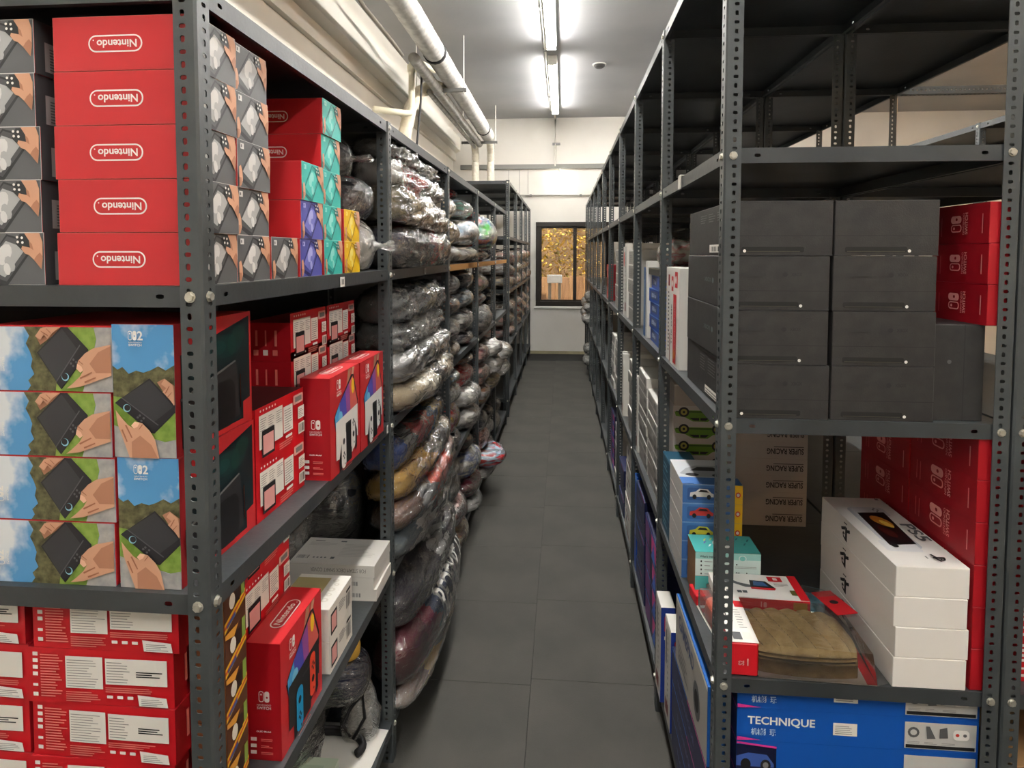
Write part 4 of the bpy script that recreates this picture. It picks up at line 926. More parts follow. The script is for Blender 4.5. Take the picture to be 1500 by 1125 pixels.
stackcol(4, SB, y4+.36, [([CHAR, GRY, CHAR], .27, .115, {'dx': .05, 'wrap': FILM2, 'crink': .14}), ([GRY, PNK, BRN], .2, .05, {}), ([PNK, BEI, GRY], .2, .075, {'dx': .02})], side='grey')
stackcol(4, SB, y4+.88, [([BLK, CHAR], .16, .08, {'dx': -.08}), ([NAVY, BLK], .16, .07, {'dx': -.08}), ([BLK, CHAR], .14, .06, {'dx': -.1})], side='black')
stackcol(4, SC, y4+.34, [([GRY, BRN, OLV], .25, .075, {'dx': .04}), ([GRY, PNK, CHAR], .25, .085, {'dx': .03}), ([PNK, MAR, GRY], .22, .08, {'dx': .03})], side='pinkish')
stackcol(4, SC, y4+.86, [([OLV, BEI, GRY], .18, .07, {'dx': .06, 'crink': .2}), ([WH, LG, WH], .2, .08, {'dx': .08, 'wrap': FILM2, 'crink': .3}), ([WH, LG], .2, .07, {'dx': .08, 'wrap': FILM2, 'crink': .35})], side='white')
stackcol(4, SD, y4+.34, [([GRY, LG, CHAR], .25, .05, {'dx': .08}), ([RD, LBL, LBL, RD], .2, .06, {'dx': .16, 'rot': 14}), ([BRN, PNK, CHAR], .24, .08, {'dx': .03}), ([CHAR, GRY, CHAR], .24, .07, {'dx': .02})], side='striped')
stackcol(4, SD, y4+.88, [([LG, CHAR], .18, .07, {}), ([GRY, LG], .18, .08, {'wrap': FILM2}), ([BLK, GRY], .16, .06, {})], side='plain')
stackcol(5, SC, y5+.30, [([WH, LG], .2, .08, {'dx': .10, 'wrap': FILM2, 'crink': .3}), ([LG, WH], .18, .08, {'dx': .12, 'wrap': FILM2, 'crink': .35})], side='white')
stackcol(5, SB, y5+.34, [([CHAR, BLK], .2, .08, {'dx': -.05}), ([BLK, NAVY], .18, .07, {'dx': -.06}), ([CHAR, GRY], .16, .06, {'dx': -.05})], side='dark')
stackcol(5, SA, y5+.34, [([BLK, CHAR], .2, .09, {'dx': -.06}), ([NAVY, BLK], .16, .07, {'dx': -.08})], side='dark')
stackcol(5, SD, y5+.40, [([GRY, LG], .2, .09, {}), ([CHAR, GRY], .18, .08, {})], side='grey')
# far rack bundles
FZ = {1.42: 'upper', .82: 'middle'}
rf = random.Random(5)
for bay in range(4):
    for lv in (1.42, .82):
        for cidx, yo in enumerate((.28, .78)):
            z = lv
            for i in range(3):
                cols = rf.sample([PNK, WH, LG, BRN, CR, GRY, PNK, WH, BEI, (RD if rf.random() < .3 else PNK)], 2)+[rf.choice([BRN, PNK, CHAR, LG])]
                rz = rf.uniform(.066, .088)
                bundle(-.81+rf.uniform(-.02, .03), 6.77+bay*1.07+yo+rf.uniform(-.02, .02), z, .40, .19, rz, cols, '%s cloth roll, %s of the %s pile, %s shelf, %s far-rack bay' % (CN[cols[0]], ordinal(i), ('near', 'far')[cidx], FZ[lv], ('first', 'second', 'third', 'fourth')[bay]), 'x', rf.uniform(-8, 8), bands=False, endp=3, wrap=rf.choice([FILM, FILM2]), crink=.16, group='cloth rolls on the far rack')
                z += rz*1.95
# ------------------------------------------------------------------ tall rack, dark console boxes
DT = M((92, 92, 92), .5); DL = M((36, 36, 37), .6); DRK = M((42, 42, 42), .6)
def dark_front(flip, logo):
    w, h = .231, .1285; a = Art(w, h); a.rect(0, .355*h, w, .010*h, M((28, 28, 29), .6)); a.rect(0, .0, w, .014*h, DL)
    a.rrect(.10*w, .06*h, .60*w if flip else .62*w, .10*h, .03*h, M((27, 27, 26), .7), 3)
    dx = .72 if flip else .13
    a.rrect(.12*w, .07*h, .56*w, .012*h, .004*h, M((70, 68, 58), .6)); a.ell(dx*w, .085*h, .016*w, .029*h, WHITE, 12)
    if logo:
        a.ell(.56*w, .66*h, .026*w, .044*h, DL, 12); a.text('XBOX', .62*w, .63*h, .065*h, DL, .11*w); a.lines(.12*w, .63*h, .36*w, .07*h, 1, M((45, 45, 45), .6), 3, .9)
    return a
def dark_side(k):
    w, h = .48, .1285; a = Art(w, h)
    if k == 0:
        for i in range(3): a.lines((.32+.2*i)*w, .70*h, .16*w, .2*h, 4, DT, i, .35)
        a.rect(.80*w, .22*h, .10*w, .50*h, PANEL); a.lines(.82*w, .28*h, .06*w, .4*h, 4, GREY, 2); a.rect(.56*w, .06*h, .42*w, .16*h, PANEL); a.bars(.60*w, .08*h, .3*w, .10*h, 14, INK, 3)
    elif k == 1:
        a.ell(.68*w, .5*h, .02*w, .06*h, M((92, 110, 112), .5), 12); a.text('XBOX', .64*w, .46*h, .09*h, M((92, 110, 112), .5), .16*w, 'r', False)
    else:
        for i in range(3): a.lines((.36+.2*i)*w, .52*h, .17*w, .36*h, 6, DT, i+4, .35)
        a.rect(.50*w, .08*h, .46*w, .16*h, PANEL); a.lines(.52*w, .10*h, .4*w, .12*h, 2, GREY, 5)
    return a
lidm = [('lid', bx(-.1158, .1158, -.2408, .2408, .0467, .1288, BLACKBOX, .001, 'lid'))]
for k in range(3):
    for fl in (0, 1):
        for lg in (0, 1):
            kind('dark_%d%d%d' % (k, fl, lg), (.231, .481, .1287), BLACKBOX, [('F', dark_front(fl, lg), 0), ('L', dark_side(k), 0)])
fl_ = ((0, 1, 1, 0), (1, 1, 1, 1)); sk = (2, 1, 1, 0)
for c, (xx, nm) in enumerate(((.509, 'aisle'), (.7455, 'inner'))):
    for k in range(4):
        put('dark_%d%d%d' % (sk[k], fl_[c][k], 1 if k < 3 else 0), 'dark_console_box', xx+random.uniform(-.002, .003), 1.739, T2+e_+k*.1297, 'dark grey console box with white dot, %s of four in the %s stack' % (ordinal(k), nm), rot=random.uniform(-.3, .3))
a = Art(.118, .228); a.rect(.072, 0, .002, .228, DL); a.ell(.04, .14, .005, .005, DT, 10)
kind('dark_upright', (.118, .36, .228), BLACKBOX, [('F', a, 0)])
put('dark_upright', 'dark_console_box', .9235, 1.695, T2+e_, 'dark grey box standing on end beneath three red boxes')
def red_long(w, h, k=0):
    a = Art(w, h); R_ = M((150, 16, 30), .42); a.rect(0, 0, w, h, R_); L = M((222, 150, 146), .5)
    b_ = Art(h, w); sw_logo(b_, .30*h, .46*w, .19*w, L, R_); n0 = a.n
    for pts, polys, m, lay in b_.items:       # rotated a quarter turn
        a.n += 1; a.items.append(([(w-y, x) for x, y in pts], polys, m, a.n))
    a.lines(.90*w, .25*h, .02*w, .6*h, 1, L, 3, .8)
    for i in range(2): a.rect((.12+.06*i)*w, .2*h, .012*w, .5*h, M((200, 92, 92), .5))
    return a
kind('red_a', (.055, .215, .0945), RED2, [('L', red_long(.215, .0945), 0)])
for k in range(3): put('red_a', 'console_box', 0.9965, 1.601, T2+.2285+k*.0950, 'red box with rotated logo, %s of three on the dark upright box' % ordinal(k), rot=(.5, 0, -.4)[k])
kind('red_b', (.058, .275, .1010), RED2, [('L', red_long(.275, .101), 0)])
for c, yy in enumerate((1.634, 1.915)):
    for k in range(6): put('red_b', 'console_box', .995, yy, T3+e_+k*.1014, 'red box with rotated logo, %s up in the %s stack beside white boxes' % (ordinal(k), ('nearer', 'deeper')[c]), rot=random.uniform(-.3, .3))

# white console boxes
def ps_mark(a, x, y, s, m, rot=0):
    c, d = cos(rot), sin(rot)
    def P(*p): a.poly([(x+(u*c-v*d)*s, y+(u*d+v*c)*s) for u, v in p], m)
    P((-.18, -.36), (.06, -.42), (.06, .46), (-.18, .5)); P((.02, .46), (.30, .34), (.40, .12), (.30, -.02), (.12, .06), (.12, .14), (.24, .12), (.26, .22), (.02, .30))
    P((-.12, -.06), (-.58, -.22), (-.54, -.40), (-.12, -.26)); P((.04, -.20), (.5, -.02), (.58, -.18), (.04, -.40))
def ps_side():
    w, h = .418, .0735; a = Art(w, h); a.rect(0, 0, w, h, M((226, 224, 218), .5)); ps_mark(a, .62*w, .54*h, .046, INK); a.rect(.598*w, .14*h, .045*w, .05*h, M((90, 90, 90))); return a
def ps_top():
    w, h = .418, .166; a = Art(w, h); a.rect(0, 0, w, h, WHITE)
    a.rrect(.18*w, .20*h, .60*w, .50*h, .10*h, M((200, 204, 208), .4)); a.rrect(.17*w, .26*h, .14*w, .56*h, .05*h, M((214, 216, 218), .4)); a.rrect(.68*w, .12*h, .14*w, .52*h, .05*h, M((226, 226, 226), .4))
    a.poly([(.27*w, .30*h), (.74*w, .24*h), (.72*w, .66*h), (.25*w, .76*h)], M((20, 18, 20), .3)); a.ell(.40*w, .54*h, .09*w, .12*h, M((206, 130, 46), .4), 12, .3); a.ell(.44*w, .57*h, .06*w, .06*h, M((240, 206, 90), .4), 10, .3); a.ell(.56*w, .44*h, .08*w, .09*h, M((70, 26, 22), .4), 12, .2)
    for i, j in ((.22, .70), (.245, .66), (.22, .62), (.195, .66)): a.ell(i*w, j*h, .009*w, .018*h, MIDG, 8)
    a.ell(.755*w, .30*h, .02*w, .05*h, INK, 10); a.text('PS5', .44*w, .76*h, .20*h, MIDG, .24*w, 'l', True); ps_mark(a, .90*w, .72*h, .032, INK); a.rect(.885*w, .54*h, .03*w, .02*h, GREY); a.rect(.03*w, .86*h, .03*w, .06*h, GREY); return a
WC = M((236, 234, 228), .5)
kind('ps_a', (.166, .418, .0735), WC, [('L', ps_side(), 180)]); kind('ps_b', (.166, .418, .0735), WC, [('L', ps_side(), 180), ('T', ps_top(), 270)])
for k in range(4): put('ps_b' if k == 3 else 'ps_a', 'console_box', .872+(.0, .002, -.001, .0005)[k], 1.702, T3+e_+k*.0741, 'white console box with black emblem, %s of the four stacked' % ordinal(k), rot=(0, .3, -.3, 0)[k])

# toy car boxes
GC = M((92, 132, 30), .45); GCD = M((56, 84, 20), .5)
def racer_front():
    w, h = .50, .0645; a = Art(w, h); a.rect(0, 0, w, h, M((176, 168, 162), .6)); q = lambda *p: [((x+.58)*w, y*h) for x, y in p]
    a.poly(q((.01, .30), (.01, .52), (.06, .66), (.12, .70), (.16, .92), (.27, .92), (.33, .68), (.40, .60), (.41, .34), (.34, .26), (.08, .26)), GC); a.poly(q((.15, .70), (.175, .86), (.215, .86), (.215, .70)), INK); a.poly(q((.225, .70), (.225, .86), (.265, .86), (.30, .70)), INK)
    a.poly(q((.02, .30), (.40, .30), (.40, .38), (.02, .40)), GCD)
    for x in (.09, .34): x += .58; a.ell(x*w, .36*h, .040*w, .30*h, INK, 14); a.ell(x*w, .36*h, .025*w, .19*h, M((150, 140, 60), .5), 12); a.ell(x*w, .36*h, .010*w, .08*h, INK, 8)
    a.text('SUPER RACING', .03*w, .38*h, .34*h, M((52, 46, 46), .6), .27*w); a.rect(.03*w, .26*h, .22*w, .05*h, M((96, 88, 86))); return a
kind('racer', (.50, .15, .0645), M((170, 160, 152), .6), [('F', racer_front(), 180)])
for k in range(7): put('racer', 'toy_car_box', .672, 2.447, T3+e_+k*.0650, 'pale toy car box with upside-down green car, %s of the stack' % ordinal(k), rot=random.uniform(-.3, .3))
a = Art(.50, .082); a.rect(0, 0, .50, .082, M((158, 148, 138), .65)); a.rect(0, .076, .5, .004, M((190, 182, 172)))
kind('racer_plain', (.50, .15, .082), M((158, 148, 138), .65), [('F', a, 0)])
put('racer_plain', 'carton', .676, 2.447, T3+e_+7*.065, 'plain grey brown carton topmost above the green car boxes')
def car_front(c):
    w, h = .186, .0605; a = Art(w, h); B_ = M((64, 112, 178), .45); a.rect(0, 0, w, h, B_); a.rect(0, .94*h, w, .06*h, M((110, 150, 204))); q = lambda *p: [(x*w, y*h) for x, y in p]
    a.rrect(.08*w, .16*h, .46*w, .66*h, .1*h, M((52, 92, 152), .5)); a.poly(q((.12, .34), (.13, .56), (.22, .62), (.28, .78), (.42, .76), (.48, .56), (.52, .50), (.52, .34)), c); a.poly(q((.26, .60), (.30, .72), (.40, .70), (.44, .58)), INK)
    for x in (.20, .44): a.ell(x*w, .34*h, .035*w, .13*h, INK, 10)
    a.rect(.86*w, 0, .14*w, h, M((238, 190, 24), .45)); a.ell(.925*w, .5*h, .042*w, .15*h, M((206, 40, 36)), 12); a.ell(.925*w, .5*h, .026*w, .09*h, WHITE, 10); return a
def car_top():
    w, h = .186, .235; a = Art(w, h); a.rect(0, 0, w, h, M((206, 210, 214), .45)); a.rect(0, 0, w, .26*h, M((64, 112, 178), .45)); q = lambda *p: [(x*w, y*h) for x, y in p]
    a.poly(q((.04, .40), (.2, .62), (.4, .74), (.75, .74), (.96, .5), (.96, .30), (.3, .28)), M((168, 172, 176))); a.poly(q((.25, .52), (.42, .68), (.70, .68), (.80, .52)), INK); a.ell(.25*w, .36*h, .12*w, .06*h, INK); a.ell(.72*w, .34*h, .13*w, .06*h, INK); return a
for i, c in enumerate(((206, 196, 60), (196, 52, 48), (222, 222, 220), (60, 140, 80), (90, 90, 96))):
    kind('car_%d' % i, (.186, .23, .0605), M((190, 188, 184), .6), [('F', car_front(M(c, .4)), 0)]+([('T', car_top(), 0)] if i == 2 else []))
for k in range(5): put('car_%d' % (3, 4, 0, 1, 2)[k], 'toy_car_box', .474, 2.075, T3+e_+k*.0610, 'blue toy car box with yellow end, %s of five, behind the teal boxes' % ordinal(k))
TD = M((22, 74, 98), .5)
a = Art(.155, .0700); a.rect(0, 0, .155, .07, TD); a.lines(.02, .02, .1, .03, 2, M((120, 160, 176)), 3); a.rect(0, .066, .155, .004, M((90, 140, 160)))
kind('teal_dark', (.10, .155, .07), TD, [('L', a, 0), ('F', Art(.10, .07).rect(0, 0, .1, .07, TD).rect(.01, .02, .05, .02, M((140, 176, 190))), 0)])
for k in range(4): put('teal_dark', 'toy_box', .434, 2.282, T3+e_+k*.0704, 'dark teal carton at shelf edge behind blue toy boxes, %s of four' % ordinal(k))
TE = M((74, 176, 172), .5); TEW = M((206, 226, 222), .5)
def teal_top():
    w, h = .19, .115; a = Art(w, h); a.rect(0, 0, w, h, TE); a.ell(.50*w, .50*h, .17*w, .26*h, WHITE, 16); a.lines(.42*w, .47*h, .16*w, .06*h, 1, INK, 3)
    for i, (x, y, c) in enumerate(((.2, .62, (224, 200, 90)), (.24, .30, (240, 240, 236)), (.30, .66, (206, 220, 110)), (.42, .18, (232, 160, 120)), (.18, .45, (120, 100, 170)), (.8, .4, (40, 120, 128)), (.72, .7, (40, 120, 128)), (.88, .62, (30, 104, 112)))):
        a.poly([(x*w, y*h), ((x+.03)*w, (y+.02)*h), ((x+.07)*w, (y+.16)*h), ((x+.03)*w, (y+.12)*h)], M(c, .5))
    return a
def teal_front(k):
    w, h = .19, .0725; a = Art(w, h); a.rect(0, 0, w, h, TE if k == 0 else TEW)
    if k:
        a.rect(0, .72*h, w, .28*h, M((150, 208, 202), .5)); a.text("What's inside", .07*w, .78*h, .09*h, INK, .24*w)
        for i in range(4): a.ell(.09*w, (.62-.17*i)*h, .012*w, .045*h, INK, 8); a.lines(.14*w, (.60-.17*i)*h, .13*w, .05*h, 1, GREY, i)
        a.ell(.72*w, .80*h, .06*w, .13*h, TEW, 14); a.ell(.72*w, .80*h, .045*w, .10*h, M((120, 196, 190)), 14); a.lines(.60*w, .40*h, .36*w, .10*h, 2, GREY, 6, .3)
        a.text('FC', .62*w, .08*h, .15*h, INK, .06*w); a.rect(.62*w, .52*h, .02*w, .06*h, INK); a.poly([(.77*w, .08*h), (.80*w, .08*h), (.79*w, .24*h), (.78*w, .24*h)], INK)
    return a
BRC = M((122, 92, 62), .75)
for k in range(2): kind('teal_%d' % k, (.19, .115, .0725), BRC, [('F', teal_front(k), 0)]+([('T', teal_top(), 0)] if k else []))
for k in range(2): put('teal_%d' % k, 'toy_box', .492, 1.892, T3+e_+k*.0735, ('plain teal carton below the one with a parts list', 'teal carton printed with white oval on top and parts list')[k])

# packets at the shelf front
CLR = film('clear_shell', .025, bump=.12, bscale=10)
REDC = M((206, 28, 40), .4)
t = thing('pouch_packet', 'tan quilted pouch in clear pack with red and white card', 'packet', (.585, 1.60, T3+.001), radians(-2))
def pouch(w, d, h, zb, ribs, mat, nm, r=.30):
    b = MB(); mi = b.mid(mat); n, m = 84, 24
    def pos(u, v):
        k = 1-r*.42*(u*u*v*v); return u*w/2*k, v*d/2*k
    for i in range(n+1):
        for j in range(m+1):
            u, v = i/n*2-1, j/m*2-1; x, y = pos(u, v); ed = (1-abs(u)**5)*(1-abs(v)**5)
            g = abs(sin((u*3.0+v*.55)*pi/1.0))**.8 if ribs else 1
            b.v.append((x, y, zb+h*(ed**.5)*((.58+.42*g) if ribs else 1)))
    for i in range(n):
        for j in range(m): b.f.append((i*(m+1)+j, (i+1)*(m+1)+j, (i+1)*(m+1)+j+1, i*(m+1)+j+1)); b.mi.append(mi)
    rim = [i*(m+1) for i in range(n+1)]+[n*(m+1)+j for j in range(1, m+1)]+[i*(m+1)+m for i in range(n-1, -1, -1)]+[j for j in range(m-1, 0, -1)]
    base = len(b.v)
    for k in rim: b.v.append((b.v[k][0], b.v[k][1], zb*.0+(.004 if ribs else 0)+0 if not ribs else zb-.010))
    L = len(rim)
    for k in range(L): b.f.append((rim[(k+1) % L], rim[k], base+k, base+(k+1) % L)[::-1]); b.mi.append(mi)
    b.f.append(tuple(base+k for k in range(L))[::-1]); b.mi.append(mi); return b.mesh(nm, True)
TAN = noisy('tan_quilt', (150, 124, 78), (172, 146, 98), 40, .85, .3, 400); TAN2 = noisy('tan_side', (128, 104, 64), (148, 122, 78), 40, .85, .3, 400)
ob('quilted_lid', pouch(.262, .185, .030, .052, True, TAN, 'quilted_lid'), t, (.02, 0, 0))
b = MB()
for k_ in range(-3, 4):  # dark stitch lines that also paint shade into the quilt grooves
    pts = []
    for q_ in range(13):
        v = -.86+1.72*q_/12; u = (k_-.55*v)/3.0
        if abs(u) > .93: continue
        kk = 1-.30*.42*u*u*v*v; ed = (1-abs(u)**5)*(1-abs(v)**5); pts.append((u*.131*kk, v*.0925*kk, .052+.030*ed**.5*.58+.0012))
    if len(pts) > 2: b.tube(pts, .0011, M((84, 66, 36), .9), 5)
ob('shade_stitching', b.mesh('shade_stitching'), t, (.02, 0, 0))
ob('pouch_base', pouch(.266, .188, .004, .032, False, TAN2, 'pouch_base'), t, (.02, 0, .002))
ob('zip_band', pouch(.258, .180, .002, .041, False, M((96, 80, 52), .8), 'zip_band'), t, (.02, 0, .001))
ca = Art(.070, .205); ca.rect(0, 0, .07, .205, WHITE); ca.rect(.048, .155, .022, .03, REDC); ca.rrect(.014, .085, .014, .045, .002, INK); ca.rrect(.0165, .089, .009, .037, .001, WHITE)
ca.lines(.038, .06, .02, .09, 8, GREY, 3, .2); ca.rect(.012, .01, .022, .03, MIDG); ca.rect(.038, .012, .02, .028, PANEL)
b = MB(); b.box(-.170, -.102, -.105, .100, 0, .084, REDC, .004); ob('card_wrap', b.mesh('card_wrap'), t)
ob('printed_top', ca.mesh('printed_top', (-.171, -.104, .0845), (1, 0, 0), (0, 1, 0), (0, 0, 1)), t)
cf = Art(.068, .08); cf.text('S2', .034, .034, .014, PINK, .012, 'c', True, pi/2); cf.rect(.041, .028, .003, .018, PINK)
ob('printed_front', cf.mesh('printed_front', (-.170, -.1055, 0), (1, 0, 0), (0, 0, 1), (0, -1, 0)), t)
b = MB(); b.box(-.100, .172, -.104, .099, .0005, .002, M((214, 206, 200), .6)); ob('back_card', b.mesh('back_card'), t)
b = MB(); b.poly([(.150, -.104, .0025), (.172, -.104, .0025), (.188, .095, .0025), (.166, .095, .0025)], REDC); b.poly([(.150, -.104, .001), (.172, -.104, .001), (.188, .095, .001), (.166, .095, .001)][::-1], REDC)
b.poly([(.172, -.104, .0025), (.172, -.104, .001), (.188, .095, .001), (.188, .095, .0025)], REDC); ob('red_strip', b.mesh('red_strip'), t)
b = MB(); m_ = CLR
b.poly([(-.101, -.106, .086), (.16, -.106, .080), (.16, .101, .080), (-.101, .101, .088)], m_); b.poly([(-.101, -.106, .002), (.172, -.106, .002), (.16, -.106, .080), (-.101, -.106, .086)], m_)
b.poly([(.16, -.106, .080), (.172, -.106, .002), (.212, .0, .006), (.20, .101, .006), (.16, .101, .080)], m_); b.poly([(.172, -.107, .003), (.225, -.085, .004), (.212, .0, .0065)], m_)
ob('clear_shell', b.mesh('clear_shell'), t)
# second packet beneath the white accessory box
kind('packet_flat', (.235, .13, .052), M((152, 128, 118), .6), [('F', Art(.235, .052).rect(0, 0, .235, .052, M((166, 140, 130), .55)).rect(0, .036, .235, .01, M((206, 190, 182))), 0)], [('clear_shell', bx(-.1195, .1195, -.067, .067, .0002, .0545, CLR, .004, 'clear_shell'))])
put('packet_flat', 'packet', .548, 1.765, T3+e_, 'flat clear packet with pale brown content under white and red box')
def acc_top():
    w, h = .245, .13; a = Art(w, h); a.rect(0, 0, w, h, WHITE); q = lambda *p: [(x*w, y*h) for x, y in p]
    a.poly(q((.02, .74), (.16, .84), (.30, .62), (.46, .52), (.48, .44), (.36, .44), (.22, .60), (.06, .64)), MIDG); a.poly(q((.42, .44), (.44, .74), (.62, .72), (.70, .44)), INK); a.poly(q((.46, .52), (.48, .70), (.59, .68), (.63, .50)), M((52, 92, 140))); a.poly(q((.42, .36), (.42, .44), (.70, .44), (.68, .36)), REDC)
    a.rect(.66*w, .72*h, .16*w, .2*h, REDC); a.rrect(.72*w, .77*h, .05*w, .1*h, .01*h, WHITE); a.rect(.84*w, .18*h, .10*w, .20*h, M((86, 84, 40))); a.rect(.90*w, .0, .10*w, h, REDC); a.lines(.70*w, .52*h, .16*w, .14*h, 3, GREY, 2, .3)
    for x in (.04, .12, .24, .30): a.rect(x*w, .16*h, .05*w, .10*h, MIDG)
    a.lines(.03*w, .30*h, .2*w, .08*h, 2, GREY, 4, .3); return a
def acc_front():
    w, h = .245, .030; a = Art(w, h); a.rect(0, 0, w, h, REDC); a.rrect(.50*w, .22*h, .035*w, .5*h, .1*h, PINK); a.rect(.47*w, .25*h, .012*w, .5*h, PINK); a.rect(.82*w, .15*h, .15*w, .7*h, M((168, 130, 46), .3)); return a
kind('acc', (.245, .13, .030), WHITE, [('T', acc_top(), 0), ('F', acc_front(), 0)])
put('acc', 'accessory_box', .556, 1.765, T3+.0562, 'white and red accessory box with printed console on top', rot=-2)
t = thing('controller_packet', 'light blue controller grip in clear packet between accessory and white boxes', 'packet', (.7225, 1.80, T3+.001), radians(-24))
LB = M((136, 196, 214), .4); b = MB(); b.box(-.030, .030, -.07, .07, 0, .022, LB, .009); ob('grip', b.mesh('grip'), t)
for yy in (-.03, .03):
    b = MB(); b.tube([(0, yy, .021), (0, yy, .032)], .012, LB, 12); ob('stick', b.mesh('stick', True), t)
ob('clear_shell', bx(-.034, .034, -.075, .075, .0002, .036, CLR, .004, 'clear_shell'), t)
t = thing('red_card_packet', 'red hanging card with black hole in clear packet beside white boxes', 'packet', (.742, 1.675, T3+.087), radians(14)); b = MB()
b.box(-.030, .030, -.035, .075, 0, .0025, REDC, .001); ob('card', b.mesh('card'), t)
b = MB(); b.poly([(.012*cos(2*pi*i/14), .02+.009*sin(2*pi*i/14), .0029) for i in range(14)], INK); ob('hang_hole', b.mesh('hang_hole'), t)
b = MB(); b.poly([(-.031, -.08, -.004), (.036, -.075, -.006), (.034, .078, .004), (-.031, .078, .004)], CLR); ob('clear_shell', b.mesh('clear_shell'), t)
t = thing('orange_case_packet', 'orange round case on white card in clear tray at shelf corner', 'packet', (.432, 1.700, T3+.001), radians(6)); b = MB()
b.box(-.028, .05, -.10, .10, 0, .004, WHITE, .002); ob('card', b.mesh('card'), t)
b = MB(); b.tube([(.012, .03, .005), (.012, .03, .03), (.012, .03, .05), (.012, .03, .056)], [.036, .038, .034, .022], M((232, 112, 84), .4), 20); ob('case', b.mesh('case', True), t)
b = MB(); b.tube([(.012, .03, .056), (.012, .03, .0575)], [.012, .012], M((206, 70, 56), .4), 16); ob('emblem', b.mesh('emblem', True), t)
ob('clear_shell', bx(-.027, .052, -.096, .092, .0045, .062, CLR, .006, 'clear_shell'), t)
b = MB(); b.box(-.028, .03, .100, .17, 0, .03, REDC, .002); ob('red_flap', b.mesh('red_flap'), t)

# blue construction toy boxes
def tech_front():
    w, h = .565, .0830; a = Art(w, h); B_ = M((16, 84, 176), .42); a.rect(0, 0, w, h, B_)
    a.text('TECHNIQUE', .045*w, .46*h, .29*h, WHITE, .285*w); a.text('机械狂玩', .060*w, .17*h, .22*h, M((196, 214, 236)), .105*w)
    a.rect(.405*w, .32*h, .10*w, .38*h, PANEL); a.lines(.413*w, .37*h, .084*w, .28*h, 5, GREY, 3, .3); a.rect(.70*w, .08*h, .29*w, .80*h, M((196, 196, 192), .5)); a.rect(.705*w, .10*h, .28*w, .10*h, INK)
    for i in range(3): a.lines((.71+.07*i)*w, .24*h, .055*w, .08*h, 2, GREY, i, .3)
    a.ell(.735*w, .58*h, .024*w, .16*h, MIDG, 12); a.ell(.735*w, .58*h, .014*w, .09*h, M((196, 196, 192), .5), 10); a.poly([(.785*w, .78*h), (.80*w, .78*h), (.825*w, .42*h), (.79*w, .40*h)], MIDG)
    a.poly([(.84*w, .44*h), (.84*w, .72*h), (.87*w, .78*h), (.875*w, .46*h)], MIDG); a.rrect(.895*w, .42*h, .065*w, .30*h, .1*h, WHITE); a.ell(.912*w, .57*h, .008*w, .05*h, M((206, 60, 50)), 8); a.ell(.942*w, .57*h, .008*w, .05*h, MIDG, 8)
    a.poly([(0, .02*h), (.10*w, .06*h), (.0, .14*h)], M((216, 56, 150))); return a
def tech_car():
    w, h = .565, .0830; a = Art(w, h); a.rect(0, 0, w, h, M((16, 84, 176), .42)); q = lambda *p: [(x*w, y*h) for x, y in p]
    a.rect(0, .0, .17*w, .86*h, M((20, 26, 58), .4)); a.poly(q((0, .2), (0, .5), (.05, .62), (.13, .58), (.16, .3), (.16, .2)), M((62, 92, 168), .4)); a.ell(.04*w, .26*h, .022*w, .18*h, INK); a.ell(.125*w, .26*h, .022*w, .18*h, INK); a.ell(.125*w, .26*h, .012*w, .10*h, GREY)
    a.poly(q((.0, .9), (.17, .8), (.17, .86), (0, .96)), M((216, 56, 150))); a.rect(.70*w, .08*h, .29*w, .80*h, M((196, 196, 192), .5)); return a
def tech_side():
    w, h = .38, .0830; a = Art(w, h); a.rect(0, 0, w, h, M((30, 40, 84), .42)); a.rect(0, .96*h, .5*w, .04*h, M((90, 150, 226))); a.rect(.5*w, .96*h, .5*w, .04*h, M((222, 84, 168))); a.text('TECHNIQUE', .3*w, .3*h, .3*h, M((130, 140, 170)), .4*w); return a
kind('tech', (.565, .38, .0830), M((16, 76, 160), .45), [('F', tech_front(), 0), ('L', tech_side(), 0)]); kind('tech_c', (.565, .38, .0830), M((16, 76, 160), .45), [('F', tech_car(), 0), ('L', tech_side(), 0)])
kind('tech_t', (.565, .38, .1060), M((16, 76, 160), .45), [('F', Art(.565, .106).rect(0, 0, .565, .106, M((16, 84, 176), .42)).rect(.4, .02, .155, .07, M((196, 196, 192), .5)), 0)])
for k in range(7): put('tech_t' if k < 2 else ('tech' if k > 4 else 'tech_c'), 'construction_toy_box', .7165, 1.70, T4+e_+(k*.1065 if k < 2 else .2135+(k-2)*.0834), 'blue construction toy box with white lettering, %s of the lowest-shelf pile' % ordinal(k))
